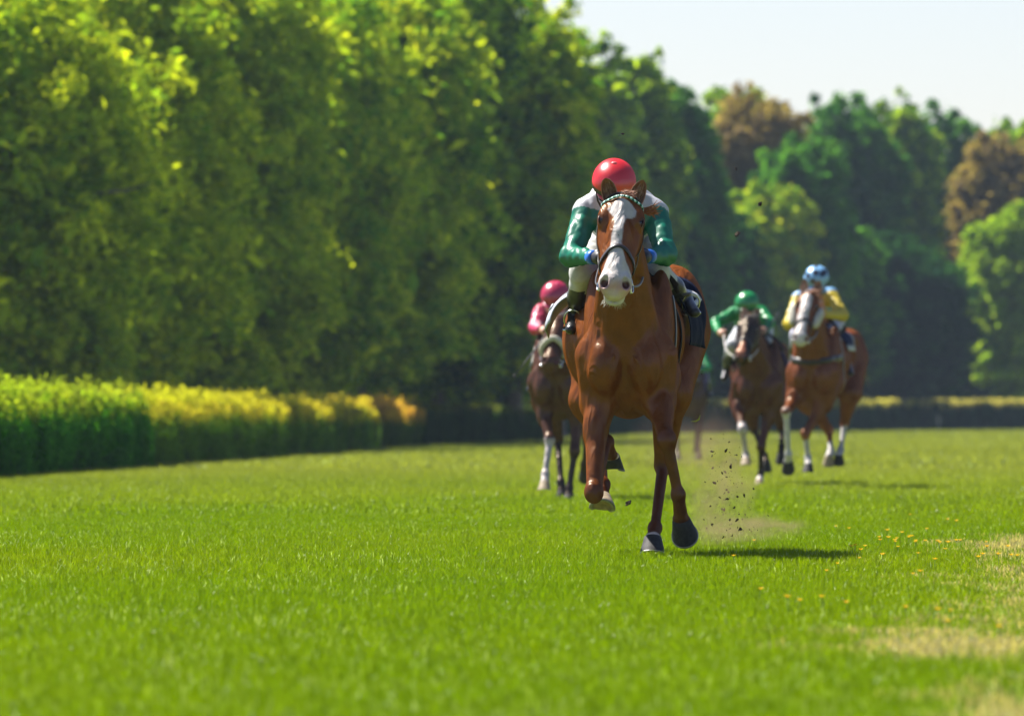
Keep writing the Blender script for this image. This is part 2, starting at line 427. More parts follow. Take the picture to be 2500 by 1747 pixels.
def build_horse(S):
    rs = np.random.RandomState(S.get('seed', 1))
    root = empty('horse', S['loc'], S.get('rz', 0)); tag(root, S['label'], 'horse')
    h = S['h']; sk = S.get('skew', 0.0); up = S.get('lift', 0.0)
    def T(x, y, z): return np.array((x + sk * y, y, z + up))
    f = Field((-.62 + min(0, sk * 2), -1.05, -.06), (.62 + max(0, sk * 2), 2.15, 2.25), h)
    # ---- trunk
    f.ell(T(0, .80, 1.21), (.275, .62, .335), k=.05)
    f.ell(T(0, .32, 1.10), (.225, .36, .34), k=.08)
    f.ell(T(0, .36, .97), (.16, .34, .17), k=.06)
    for q in S.get('extra', []): f.ell(T(*q[0]), q[1], k=.06)
    f.cone(T(0, .50, 1.50), T(0, .95, 1.50), .09, .09, k=.09)
    f.ell(T(0, 1.15, 1.30), (.25, .42, .25), k=.08)
    f.ell(T(0, 1.50, 1.34 + .05 * (S.get('hipw', 1) > 1)), (.29 * S.get('hipw', 1), .36, .25), k=.08)
    hw = S.get('hipw', 1.0)
    for s in (-1, 1):
        f.ell(T(s * .108, .035, 1.05), (.102, .13, .16), k=.018)              # breast muscle
        f.ell(T(s * .170, .10, 1.13), (.068, .10, .12), k=.02)                    # point of shoulder
        Rs = Matrix.Rotation(math.radians(-22), 3, 'X')
        f.ell(T(s * .172, .36, 1.28), (.075, .17, .31), Rs, k=.035)                # shoulder blade
        f.ell(T(s * .188, .46, 1.02), (.075, .17, .15), k=.03)                     # triceps
        f.ell(T(s * .18 * hw, 1.36, 1.44), (.095, .13, .09), k=.05)               # point of hip
        f.ell(T(s * .17 * hw, 1.58, 1.30), (.155, .27, .25), k=.05)
        f.ell(T(s * .15 * hw, 1.76, 1.16), (.12, .15, .24), k=.05)
    # ---- neck
    P = np.array(S['poll']); A = np.array(S['muzzle']) - P; Lh = float(np.linalg.norm(A)); a = A / Lh
    lat = np.array(S.get('lat', (1, 0, 0)), dtype=float); lat = lat - a * (lat @ a); lat /= np.linalg.norm(lat)
    nrm = np.cross(lat, a)
    if nrm[2] < 0 and abs(nrm[1]) < .3 or nrm[1] > 0: nrm = -nrm
    hs = S.get('head', 1.0)
    def H(t, n, l): return P + a * (t * Lh) + nrm * (n * hs) + lat * (l * hs)
    B1 = T(0, .12, 1.20); B2 = T(0, .48, 1.50)
    thr = H(.20, -.20, 0); crest = H(-.02, -.075, 0)
    X1 = np.array((1, 0, 0))
    f.cone(B1, thr, .175, .082, k=.07, sq=(X1, .98))
    f.cone(T(0, .30, 1.36), H(.04, -.13, 0), .168, .086, k=.06, sq=(X1, .9))
    f.cone(B2, crest, .11, .062, k=.06, sq=(X1, .85))
    for s in (-1, 1):
        f.cone(T(s * .10, .14, 1.16), H(.22, -.17, s * .045), .10, .045, k=.035)    # muscle along the side of the neck
        f.cone(T(s * .07, .02, 1.16), H(.30, -.21, s * .02), .06, .03, k=.025)
    if S.get('hi'):                                            # grooves between the muscles
        f.cone(T(0, -.12, 1.17), T(0, -.07, .90), .006, .008, k=.045, cut=True)
        for s in (-1, 1):
            f.cone(T(s * .17, -.03, 1.30), T(s * .235, -.02, 1.0), .004, .004, k=.045, cut=True)
            f.cone(T(s * .26, .24, 1.42), T(s * .28, .28, 1.05), .004, .004, k=.04, cut=True)
    # ---- head
    k1 = .022
    Rh = np.stack([lat, a, nrm], 1)
    def HE(t, n, l, r, k=k1, cut=False): f.ell(H(t, n, l), tuple(np.array(r) * hs), Rh, k, cut)
    HE(.10, -.055, 0, (.098, .10, .085), .04)
    f.cone(H(.12, -.005, 0), H(.42, -.005, 0), .066 * hs, .060 * hs, k=.03)
    f.cone(H(.38, -.012, 0), H(.90, -.024, 0), .060 * hs, .050 * hs, k=.03)
    HE(.30, -.10, 0, (.075, .15, .10), .04)
    for s in (-1, 1):
        HE(.27, -.016, s * .094, (.027, .050, .030))                # orbit
        HE(.20, .000, s * .074, (.038, .06, .032), .03)
        HE(.29, -.122, s * .074, (.042, .145, .100), .03)          # cheek
        f.cone(H(.40, -.055, s * .050), H(.86, -.050, s * .034), .048 * hs, .040 * hs, k=.03)
        f.cone(H(.34, -.05, s * .088), H(.62, -.055, s * .066), .020 * hs, .012 * hs, k=.02)
        f.cone(H(.34, -.160, s * .038), H(.88, -.100, s * .024), .042 * hs, .032 * hs, k=.025)
        HE(.915, -.022, s * .048, (.036, .058, .040), .02)           # nostril wing
    HE(.91, -.050, 0, (.074, .065, .050), .03)
    HE(.985, -.056, 0, (.058, .034, .036), .02)
    HE(.955, -.105, 0, (.054, .058, .036), .022)                    # lower lip and chin
    for s in (-1, 1):
        HE(.960, .000, s * .056, (.020, .026, .024), .008, True)
        HE(.935, .006, s * .048, (.013, .024, .018), .008, True)
        HE(.28, .006, s * .122, (.012, .022, .014), .01, True)
    f.cone(H(1.03, -.092, -.07), H(1.03, -.092, .07), .005, .005, k=.010, cut=True)   # mouth line
    if S.get('hi'):                                            # veins and bony ridges
        for s in (-1, 1):
            f.cone(H(.45, -.055, s * .078), H(.72, -.075, s * .060), .0045, .003, k=.006); f.cone(H(.52, -.035, s * .070), H(.62, -.085, s * .066), .004, .003, k=.006)
            f.cone(T(s * .145, -.01, 1.24), T(s * .165, -.005, 1.02), .006, .005, k=.012); f.cone(T(s * .05, -.085, 1.10), T(s * .13, -.07, 1.0), .006, .004, k=.012)
            f.cone(T(s * .235, .45, 1.10), T(s * .20, .30, .92), .005, .005, k=.010)
    # ---- legs
    legs = S['legs']; white = []
    for nm, lg in legs.items():
        s = -1 if 'l' in nm else 1; lg = {k_: np.array(v) if k_ in 'EKFCGH' else v for k_, v in lg.items()}
        if nm[0] == 'f':
            E, K, Fk, C = lg['E'], lg['K'], lg['F'], lg['C']
            f.cone(T(s * .18, .12, 1.10), E, .10, .085, k=.05)
            f.cone(T(s * .17, .42, .98), E, .10, .085, k=.05)
            f.cone(T(s * .10, .12, .93), E * .6 + K * .4, .085, .045, k=.045)
            f.cone(E, K, .068, .039, k=.03)
            f.ell(E * .72 + K * .28 + np.array((s * .018, -.01, 0)), (.052, .07, .11), k=.03)
            f.ell(K, (.053, .054, .062), k=.022)
            kn = K
        else:
            G, Hk, Fk, C = lg['G'], lg['H'], lg['F'], lg['C']
            f.cone(T(s * .17 * hw, 1.50, 1.24), G, .19, .125, k=.06)
            f.cone(G, Hk, .108, .046, k=.05)
            f.ell(Hk, (.045, .055, .065), k=.025)
            back = Hk - Fk; back /= np.linalg.norm(back)
            f.cone(Hk, Hk + back * .05 + np.array((0, .045, 0)), .036, .026, k=.02)
            kn = Hk
        dv = (Fk - kn) / np.linalg.norm(Fk - kn)
        f.cone(kn, Fk, .033, .027, k=.022)
        bk = np.array(lg.get('back', (0, 1, 0)), dtype=float); bk = bk - dv * (bk @ dv); bk /= np.linalg.norm(bk)
        f.cone(kn + bk * .022, Fk + bk * .014, .020, .020, k=.012)
        f.ell(Fk, (.040, .040, .042), k=.02); f.ell(Fk + bk * .022, (.028, .028, .032), k=.015)
        dc = (C - Fk) / np.linalg.norm(C - Fk)
        f.cone(Fk, C - dc * .01, .031, .040, k=.02)
        f.ell(C - dc * .012, (.046, .046, .022), k=.015)
    V, Fc = f.mesh()
    # ---- coat colour: real markings of the animal
    V64 = V.astype(np.float64)
    base = np.array(S['base']); col = np.tile(base, (len(V), 1))
    dark = np.array(S.get('points', base * .8))
    m1 = nz3(V64, 5, 3)
    col *= (1 + .10 * m1)[:, None]
    for nm, lg in legs.items():
        kn = np.array(lg['K'] if nm[0] == 'f' else lg['H']); Fk = np.array(lg['F']); C = np.array(lg['C'])
        upj = np.array(lg['E'] if nm[0] == 'f' else lg['G'])
        d0, t0 = seg_dist(V64, upj, kn); d1, t1 = seg_dist(V64, kn, Fk); d2, t2 = seg_dist(V64, Fk, C + (C - Fk) * .3)
        dm = np.minimum(np.minimum(d0 - .035, d1), d2)
        # progress 0 at elbow .. 1 at knee .. 2 fetlock .. 3 coronet
        pr = np.where((d1 <= d0) & (d1 <= d2), 1 + t1, np.where(d2 < d0, 2 + t2, t0))
        near = dm < .085
        wdk = sstep(pr, S.get('dark_from', .75), S.get('dark_from', .75) + .35) * near
        col = col * (1 - wdk[:, None]) + dark * wdk[:, None]
        if nm in S.get('socks', {}):
            st, cc = S['socks'][nm]
            w = sstep(pr + .06 * nz3(V64, 30, 5), st, st + .06) * near
            col = col * (1 - w[:, None]) + np.array(cc) * w[:, None]
    D = V64 - P; ta = D @ a / Lh; tn = (D @ nrm) / hs; tl = (D @ lat) / hs
    onhead = (ta > -.1) & (ta < 1.15) & (tn > -.26) & (np.abs(tl) < .16)
    if 'face_dark' in S:
        w = sstep(ta, S['face_dark'][1], S['face_dark'][1] + .2) * onhead
        col = col * (1 - w[:, None]) + np.array(S['face_dark'][0]) * w[:, None]
    if 'blaze' in S:
        wob = .006 * nz3(V64, 22, 9)
        xs, ws, cs = zip(*S['blaze'])                      # t, half width, centre
        hwid = np.interp(ta, xs, ws) + wob; cen = np.interp(ta, xs, cs)
        w = (1 - sstep(np.abs(tl - cen), hwid - .004, hwid + .004)) * (tn > -.075) * onhead * (ta > xs[0]) * (ta < 1.2)
        w = np.maximum(w, sstep(ta, .90, .94) * onhead * S.get('white_muzzle', 0))
        wc = np.array(S.get('blazec', (.44, .41, .40))); col = col * (1 - w[:, None]) + wc * w[:, None]
        if S.get('white_muzzle', 0):                       # pink skin round the nostrils, pale yellowish chin
            w2 = np.exp(-((ta - .985) / .05) ** 2) * (tn > -.08) * onhead * 1.0
            w2 = w2 * (1 - .4 * np.abs(nz3(V64, 30, 1)))
            col = col * (1 - w2[:, None]) + np.array((.38, .21, .20)) * w2[:, None]
            w3 = np.exp(-((ta - .97) / .09) ** 2) * sstep(-tn, .10, .135) * onhead * .7
            col = col * (1 - w3[:, None]) + np.array((.30, .28, .09)) * w3[:, None]
    for s in (-1, 1):                                      # dark inside of the nostrils
        dd = np.linalg.norm((V64 - H(.950, -.010, s * .053)) / .024, axis=1)
        w = (1 - sstep(dd, .75, 1.05)); col = col * (1 - w[:, None]) + np.array((.07, .022, .022)) * w[:, None]
        dd = np.linalg.norm((V64 - H(.28, .004, s * .115)) / .034, axis=1)
        w = (1 - sstep(dd, .7, 1.1)) * .8; col = col * (1 - w[:, None]) + np.array((.03, .015, .01)) * w[:, None]
    body = np_mesh('body', V, Fc, MAT['coat'], root, True, np.clip(col, 0, 1))
    bvh = BVHTree.FromPolygons([Vector(p) for p in V64.tolist()], Fc.tolist())
    hi = S.get('hi', False)
    hcol = S.get('hair', tuple(base)); hm = simple_mat('mane_hair', hcol, .5)
    earm = simple_mat('ear_coat', tuple(vlerp(base, np.array((.40, .22, .15)), .5)), .5); earin = simple_mat('ear_lining', tuple(vlerp(base, np.array((.5, .36, .28)), .55)), .8)
    for s, key in ((-1, 'ear_l'), (1, 'ear_r')):
        b0 = H(.03, -.045, s * .058); tp = S.get(key)
        tp = np.array(tp) if tp is not None else H(-.24, .02, s * .075)
        build_ear(b0, tp, S.get('earface', (s * .25, -1, .1)), .055, earm, earin, root)
    for s in (-1, 1):
        eb = MB(); eb.ell(H(.28, .000, s * .094), (.021, .021, .021)); eye = eb.build('eye', MAT['eye'], root)
        if hi:
            lid = MB(); c = Vector(H(.28, .002, s * .093))
            for sg in (1, -1):
                pts = []
                for i in range(9):
                    th = math.pi * i / 8
                    q = c + Vector(a) * (.024 * math.cos(th)) + Vector(nrm) * (sg * .014 * math.sin(th)) + Vector(lat) * (s * (.012 + .010 * math.sin(th)))
                    pts.append(q)
                lid.tube(pts, .0045 if sg > 0 else .0035, 6)
            lid.build('eyelid', simple_mat('eyelid_skin', tuple(base * .35), .4), eye)
    # mane and forelock
    mb = MB(); roots = []; dirs = []; nm_ = 420 if hi else 90
    side = S.get('mane_side', 1)
    for i in range(nm_):
        t = rs.uniform(0, 1); c0 = vlerp(crest, B2, t) + np.array((rs.uniform(-.02, .02), 0, .0))
        hit = bvh.ray_cast(Vector(c0), Vector((side * .15, 0, 1)))
        p = hit[0] - Vector((0, 0, .012)) if hit[0] else Vector(c0)
        roots.append(p); dirs.append((side * rs.uniform(.2, 1.0), rs.uniform(.3, .9), rs.uniform(.1, .7)))
    strands(mb, roots, dirs, S.get('mane_len', .15), .0032 if hi else .006, (side * .25, .45, 0), rs, droop=.55); mb.build('mane', hm, root)
    if S.get('forelock', True):
        mb = MB(); roots = [H(rs.uniform(-.02, .06), .012, rs.uniform(-.03, .03)) for i in range(150 if hi else 25)]
        fd = S.get('fore_dir', (.6, -.1, .1))
        strands(mb, roots, [np.array(fd) + rs.normal(size=3) * .22 for _ in roots], S.get('fore_len', .13), .0026 if hi else .005, fd, rs, droop=.4); mb.build('forelock', hm, root)
    mb = MB(); roots = [T(rs.uniform(-.03, .03), 1.86, 1.40 + rs.uniform(-.04, .05)) for i in range(180 if hi else 70)]
    strands(mb, roots, [(rs.uniform(-.15, .15), 1.0, .25) for _ in roots], .75, .007, (0, .25, -.1), rs, 7, .9); mb.build('tail', simple_mat('tail_hair', S.get('tailc', hcol), .5), root)
    for nm, lg in legs.items():
        build_hoof(lg['C'], lg['hd'], lg['toe'], S.get('hoofs', 1.0) * lg.get('big', 1.0), lg.get('pale', False), root, hi or lg.get('shod', False))
    info = dict(root=root, bvh=bvh, H=H, a=a, nrm=nrm, lat=lat, T=T, S=S, body=body, hs=hs, Lh=Lh)
    return info

def on_surf(bvh, c, d, off):
    c = Vector(c); d = Vector(d).normalized(); r = bvh.ray_cast(c, d)
    if r[0] is None: return c + d * .12, d
    return r[0] + d * off, d

def build_tack(I, brow=None, noseband='strap', reins=None, wide=1.0, cheek='strap', bitcol='steel'):
    root, bvh, H, a, nrm, lat, T = I['root'], I['bvh'], I['H'], Vector(I['a']), Vector(I['nrm']), Vector(I['lat']), I['T']
    br = MB(); L_ = MAT['leather']
    w = .016 * wide
    # head strap behind the ears and cheek pieces
    for s in (-1, 1):
        pts = []; nr = []
        for i in range(13):
            t = .12 + (.86 - .12) * i / 12
            p, d = on_surf(bvh, H(t, -.075 - .02 * math.sin(math.pi * i / 12), 0), lat * s, .004); pts.append(p); nr.append(d)
        br.ribbon(pts, nr, w * .8, .004)
        pts = []; nr = []
        for i in range(9):                                   # throat latch
            t = .10 + .24 * i / 8
            p, d = on_surf(bvh, H(t, -.09 - .13 * i / 8, 0), (lat * s), .004); pts.append(p); nr.append(d)
        br.ribbon(pts, nr, w * .7, .004)
    pts = []; nr = []
    for i in range(15):
        th = math.radians(-95 + 190 * i / 14); d = nrm * math.cos(th) + lat * math.sin(th) - a * .35
        p, d = on_surf(bvh, H(.06, -.075, 0), d, .004); pts.append(p); nr.append(d)
    br.ribbon(pts, nr, w, .005)
    bridle = br.build('bridle', L_, root)
    if noseband == 'strap':
        mb = MB(); pts = []; nr = []
        for i in range(27):
            q = i / 26 * 2 - 1; th = math.radians(125) * q; t = .60 + .20 * abs(q) ** 1.6
            p, d = on_surf(bvh, H(t, -.055, 0), nrm * math.cos(th) + lat * math.sin(th), .003); pts.append(p); nr.append(d)
        mb.ribbon(pts, nr, .021 * wide, .007)
        if I['S'].get('hi'):
            for s in (-1, 1):
                p0, d = on_surf(bvh, H(.76, -.06, 0), lat * s, .006); p1, d = on_surf(bvh, H(.5, -.10, 0), lat * s, .006)
                mb.ribbon([p0, (p0 + p1) / 2 + lat * s * .004, p1], [lat * s] * 3, .012, .004)
        mb.build('noseband', L_, bridle)
    elif noseband == 'fleece':
        mb = MB(); pts = []
        for i in range(25):
            q = i / 24 * 2 - 1; th = math.radians(120) * q; t = .58 + .10 * abs(q)
            p, d = on_surf(bvh, H(t, -.055, 0), nrm * math.cos(th) + lat * math.sin(th), .022); pts.append(p)
        mb.tube(pts, [.027] * 25, 12); mb.build('noseband', MAT['fleece'], bridle)
    if cheek == 'fleece':
        for s in (-1, 1):
            mb = MB(); pts = []
            for i in range(9):
                p, d = on_surf(bvh, H(.24 + .05 * i, -.05, 0), lat * s, .03); pts.append(p)
            mb.tube(pts, [.02, .035, .042, .045, .045, .045, .042, .035, .02], 10); mb.build('cheek_roll', MAT['fleece'], bridle)
    if brow:
        A_ = MB(); B_ = MB(); N_ = 30
        for i in range(N_):
            P4 = []
            for q in (i / N_, (i + 1) / N_):
                th = math.radians(-88 + 176 * q)
                t = .135 - .05 * math.cos(th)
                P4.append(on_surf(bvh, H(t, -.06, 0), nrm * math.cos(th) + lat * math.sin(th), .006))
            mid = (P4[0][0] + P4[1][0]) / 2
            (A_ if i % 2 else B_).ribbon([P4[0][0], mid, P4[1][0]], [P4[0][1]] * 3, (.012 if wide == 1 else .02), .007)
        bb = A_.build('browband', simple_mat('browband_green', brow[0], .4), bridle); B_.build('bead', simple_mat('browband_bead', brow[1], .3), bb)
    rings = []
    for s in (-1, 1):
        p, d = on_surf(bvh, H(.87, -.082, 0), lat * s, .014)
        mb = MB(); mb.torus(p, .032, .0045, lat * s + nrm * .35, 22, 6)
        mb.tube([p - a * .045, p + a * .045], .005, 6); mb.build('bit_ring', MAT[bitcol], bridle); rings.append(p)
    if reins:
        for s, p in zip((-1, 1), rings):
            hd = Vector(reins[0 if s < 0 else 1]); mb = MB(); pts = []
            for i in range(11):
                t = i / 10; pts.append(p.lerp(hd, t) + Vector((s * .026 * math.sin(math.pi * t), 0, -.05 * math.sin(math.pi * t))))
            mb.tube(pts, .0065 * wide, 6)
            mb.build('rein', MAT['leather'] if not I['S'].get('light_reins') else simple_mat('webbing_rein', (.35, .33, .3)), bridle)
    return rings

def drape(I, name, y0, y1, a0, a1, cf, mat, off=.012, flare=None, ny=26, na=44, thick=.006, zc=1.24, parent=None, colf=None, seed=1):
    bvh, T = I['bvh'], I['T']; V = []; C = []
    for j in range(ny + 1):
        y = y0 + (y1 - y0) * j / ny; c = Vector(T(0, y, zc))
        for i in range(na + 1):
            q = i / na; an = math.radians(a0 + (a1 - a0) * q); d = Vector((math.sin(an), 0, math.cos(an)))
            p, _ = on_surf(bvh, c, d, off)
            if flare: p = p + Vector(flare(q, j / ny, an))
            p = p + d * .006 * math.sin(9 * q + 5 * j / ny + seed) * math.sin(11 * j / ny)
            V.append(p); C.append(cf(q, j / ny))
    F = []
    for j in range(ny):
        for i in range(na):
            k = j * (na + 1) + i; F.append((k, k + 1, k + na + 2, k + na + 1))
    o = np_mesh(name, V, F, mat, parent or I['root'], True, np.array(C))
    md = o.modifiers.new('thickness', 'SOLIDIFY'); md.thickness = thick; md.offset = 1
    return o, V, na
# ---------------------------------------------------------------- riders
def build_rider(I, R):
    hroot = I['root']; seat = Vector(R['pel']) - Vector((0, 0, .12))
    Mx = Matrix.Translation(Vector(I['S']['loc'])) @ Matrix.Rotation(I['S'].get('rz', 0), 4, 'Z')
    root = empty('person', Mx @ seat, I['S'].get('rz', 0)); tag(root, R['label'], 'person')
    off = -seat; h = R['h']
    J = {k: np.array(v, dtype=float) for k, v in R.items() if k in ('head', 'pel', 'sl', 'sr', 'el', 'er', 'wl', 'wr', 'kl', 'kr', 'al', 'ar', 'tl', 'tr', 'gl', 'gr')}
    allp = np.array(list(J.values())); lo = allp.min(0) - .26; hi = allp.max(0) + .26
    face = np.array(R.get('face', (0, -1, -.25)), dtype=float); face /= np.linalg.norm(face)
    upv = np.array(R.get('headup', (0, -.35, 1)), dtype=float); upv -= face * (upv @ face); upv /= np.linalg.norm(upv); hl = np.cross(face, upv)
    if hl[0] < 0: hl = -hl
    hc = J['head']; Rm = np.stack([hl, face, upv], 1)
    def HP(l, f_, u_): return hc + hl * l + face * f_ + upv * u_
    chest = (J['sl'] + J['sr']) / 2; spine = J['pel'] - chest; belly = chest + spine * .5 + np.array((0, 0, -.04))
    sh = {'l': J['sl'], 'r': J['sr']}
    def torso(f, e):
        f.ell(chest + spine * .22 + np.array((0, 0, -.03)), (.165 + e, .21 + e, .115 + e), k=.05)
        f.ell(chest + spine * .6, (.145 + e, .2 + e, .105 + e), k=.05)
        for s in 'lr': f.cone(chest * .55 + sh[s] * .45, sh[s] * .95 + chest * .05, .082 + e, .058 + e, k=.04)
        f.cone(chest + np.array((0, -.02, .0)), HP(0, -.06, -.07), .07 + e, .055 + e, k=.03)
        for q in R.get('trap', []): f.cone(q[0], q[1], q[2] + e, q[3] + e, k=.035)
    def arms(f, e, ecut=1.0):
        for s in 'lr':
            f.cone(sh[s], J['e' + s], .060 + e, .045 + e, k=.03); f.cone(J['e' + s], J['w' + s], .046 + e, .028 + e * .6, k=.03)
    hips = {'l': J['pel'] + np.array((-.10, .02, -.02)), 'r': J['pel'] + np.array((.10, .02, -.02))}
    def pelvis(f, e):
        f.ell(J['pel'], (.165 + e, .14 + e, .125 + e), k=.05)
        f.ell(chest + spine * .85, (.14 + e, .16 + e, .105 + e), k=.05)
    def thighs(f, e):
        for s in 'lr':
            f.cone(hips[s], J['k' + s], .098 + e, .060 + e, k=.04)
            f.cone(J['k' + s], J['k' + s] * .62 + J['a' + s] * .38, .056 + e, .050 + e, k=.02)
    def shanks(f, e):
        for s in 'lr':
            kk = J['k' + s]; aa = J['a' + s]
            f.cone(kk * .8 + aa * .2, kk * .45 + aa * .55, .050 + e, .050 + e, k=.02); f.cone(kk * .45 + aa * .55, aa, .048 + e, .034 + e, k=.02)
            f.cone(aa, J['t' + s], .034 + e, .026 + e, k=.02, sq=((0, 0, 1), .8)); dd = aa - J['t' + s]; f.ell(aa + dd / np.linalg.norm(dd) * .035 + np.array((0, 0, -.015)), (.03 + e, .035 + e, .03 + e), k=.015)
    def hands(f, e):
        for s in 'lr':
            sg = -1 if s == 'l' else 1
            w = J['w' + s]; g = J['g' + s]; d = (g - w) / np.linalg.norm(g - w)
            inn = np.array((-sg, 0, 0.0)); inn = inn - d * (inn @ d); inn /= np.linalg.norm(inn); dn = np.cross(d, inn); dn *= -1 if dn[2] > 0 else 1
            f.cone(w, w + d * .045, .027 + e, .030 + e, k=.015)
            f.ell(w + d * .06, (.03 + e, .042 + e, .036 + e), k=.012)
            for i, L_ in enumerate((.034, .038, .036, .028)):
                b = w + d * .088 - dn * .032 + dn * (.021 * i); k1 = b + inn * .020 + d * (L_ * .35); k2 = k1 + inn * .024 - d * .012; k3 = k2 - d * .024
                f.cone(b, k1, .0105 + e, .0098 + e, k=.005); f.cone(k1, k2, .0098 + e, .0092 + e, k=.004); f.cone(k2, k3, .0092 + e, .0082 + e, k=.004)
            t0 = w + d * .035 - dn * .03; t1 = t0 - dn * .012 + inn * .022 + d * .02; t2 = t1 + inn * .014 + d * .026
            f.cone(t0, t1, .013 + e, .011 + e, k=.006); f.cone(t1, t2, .011 + e, .009 + e, k=.005)
    def head(f, e):
        f.ell(HP(0, 0, .02), (.075 + e, .092 + e, .10 + e), Rm, k=.02)
        f.ell(HP(0, .035, -.06), (.058 + e, .06 + e, .065 + e), Rm, k=.03)
        f.ell(HP(0, .065, -.105), (.026, .022, .02), Rm, k=.02)
        f.cone(HP(0, .088, -.01), HP(0, .104, -.05), .010, .015, k=.012)
        for s in (-1, 1):
            f.ell(HP(s * .012, .094, -.052), (.010, .010, .008), Rm, k=.008)
            f.ell(HP(s * .032, .098, -.012), (.016, .014, .011), Rm, .01, True)
            f.ell(HP(s * .040, .070, -.045), (.02, .02, .018), Rm, k=.02)
            f.ell(HP(s * .078, -.005, -.03), (.010, .019, .030), Rm, k=.006)
        f.ell(HP(0, .088, -.076), (.022, .010, .006), Rm, k=.006); f.ell(HP(0, .085, -.088), (.019, .010, .007), Rm, k=.005)
        f.cone(HP(-.02, .100, -.0815), HP(.02, .100, -.0815), .002, .002, k=.004, cut=True)
    f = Field(lo, hi, h); torso(f, 0); arms(f, 0); pelvis(f, 0); thighs(f, 0); shanks(f, 0); head(f, 0); hands(f, 0)
    V, F = f.mesh(); body = np_mesh('body', V, F, R.get('skinm', MAT['skin']), root, loc=off)
    for s in (-1, 1):
        mb = MB(); mb.ell(HP(s * .032, .086, -.012), (.012, .012, .012)); mb.build('eye', MAT['eye'], body)
    # jersey
    f = Field(lo, hi, h * .8); torso(f, .012); arms(f, .014); f.wrinkle(.0045, 18, 3)
    V, F = f.mesh(); V64 = V.astype(float)
    # sleeve mask
    msk = np.zeros(len(V))
    for s in 'lr':
        d1, t1 = seg_dist(V64, sh[s], J['e' + s]); d2, t2 = seg_dist(V64, J['e' + s], J['w' + s])
        ax = (sh[s] - chest); ax = ax / np.linalg.norm(ax); out = (V64 - sh[s]) @ ax
        nearer = np.minimum(d1 - .06, d2 - .04) < .055
        msk = np.maximum(msk, (nearer & ((t1 + .25 * (out > 0) * 0 > R.get('seam', .10)) | ((d2 < d1) & (d2 < .1)))).astype(float))
    c = np.where(msk[:, None] > .5, np.array(R['sleeve'])[None], np.array(R['jersey'])[None])
    if 'jfun' in R: c = R['jfun'](V64, c, msk, chest, J)
    np_mesh('jersey', V, F, R.get('jm', MAT['silk']), root, True, c, loc=off)
    for s in 'lr':                                       # cuffs
        w = J['w' + s]; e_ = J['e' + s]; d = (w - e_) / np.linalg.norm(w - e_)
        mb = MB(); mb.tube([w - d * .03, w - d * .005, w + d * .022], [.041, .040, .037], 14); mb.build('cuff', R['cuffm'], root, loc=off)
        if R.get('glove'):
            f2 = Field(np.minimum(w, J['g' + s]) - .1, np.maximum(w, J['g' + s]) + .1, .005); hands(f2, .003); V, F = f2.mesh()
            keep = V64 = None; np_mesh('glove', V, F, R['glove'], root, loc=off)
    # breeches
    f = Field(lo, hi, h * .8); pelvis(f, .012); thighs(f, .012); f.wrinkle(.004, 18, 5); V, F = f.mesh()
    np_mesh('breeches', V, F, MAT['cloth'], root, True, np.tile(np.array(R['breech']), (len(V), 1)), loc=off)
    # boots, one each
    for s in 'lr':
        kk, aa, tt = J['k' + s], J['a' + s], J['t' + s]; q = np.array([kk, aa, tt])
        f = Field(q.min(0) - .12, q.max(0) + .12, .007 if h < .012 else .012)
        st = kk * .72 + aa * .28
        f.cone(st, kk * .42 + aa * .58, .062, .060, k=.01); f.cone(kk * .42 + aa * .58, aa, .058, .043, k=.03)
        f.cone(aa, tt, .042, .034, k=.02, sq=((0, 0, 1), .85)); dd = aa - tt; f.ell(aa + dd / np.linalg.norm(dd) * .03 + np.array((0, 0, -.02)), (.037, .042, .04), k=.02)
        V, F = f.mesh(); bt = np_mesh('boot', V, F, MAT['boot'], root, loc=off)
        if R.get('boottop'):
            d = (aa - kk) / np.linalg.norm(aa - kk); mb = MB(); mb.tube([st - d * .02, st + d * .02, st + d * .045], [.064, .067, .067], 18); mb.build('boot_cuff', R['boottop'], bt)
    # helmet
    hr = R.get('hr', (.117, .138, .115)); nu, nv = 56, 26; V = []; C = []; hcn = HP(0, -.008, .045)
    th_max = math.radians(R.get('hcut', 104)); tl = R.get('htilt', 0)
    for j in range(nv + 1):
        ph = th_max * j / nv
        for i in range(nu):
            th = 2 * math.pi * i / nu
            n_ = np.array((math.sin(ph) * math.cos(th), math.sin(ph) * math.sin(th), math.cos(ph)))
            low = 1 + .04 * (1 - math.cos(ph)) * 0
            p = hcn + hl * (hr[0] * n_[0] * low) + face * (hr[1] * n_[1]) + upv * (hr[2] * n_[2])
            V.append(p); C.append(R['hcol'](n_) if callable(R['hcol']) else R['hcol'])
    F = []
    for j in range(nv):
        for i in range(nu):
            i2 = (i + 1) % nu; F.append((j * nu + i, (j + 1) * nu + i, (j + 1) * nu + i2, j * nu + i2))
    hel = np_mesh('helmet', V, F, MAT['shell'], root, True, np.array(C), loc=off)
    md = hel.modifiers.new('thickness', 'SOLIDIFY'); md.thickness = .012; md.offset = -1
    pk = MB(); V = []; F = []; m = 18
    for i in range(m + 1):
        th = math.radians(30 + 120 * i / m); sn = math.sin((th - math.radians(30)) / math.radians(120) * math.pi)
        for (o_, z_) in ((0, -.004), (.045 * sn, -.016), (.045 * sn, -.020), (0, -.012)):
            V.append(hcn + hl * ((hr[0] + o_ * .3) * math.cos(th)) + face * ((hr[1] + o_) * math.sin(th) * .985) + upv * (z_ - hr[2] * .18))
    for i in range(m):
        for k in range(4): F.append((i * 4 + k, (i + 1) * 4 + k, (i + 1) * 4 + (k + 1) % 4, i * 4 + (k + 1) % 4))
    pk.add(V, F); pk.build('peak', R['peakm'], hel)
    bt = MB(); bt.ell(hcn + upv * (hr[2] + .004), (.019, .019, .010)); bt.build('button', R.get('btnm', R['peakm']), hel)
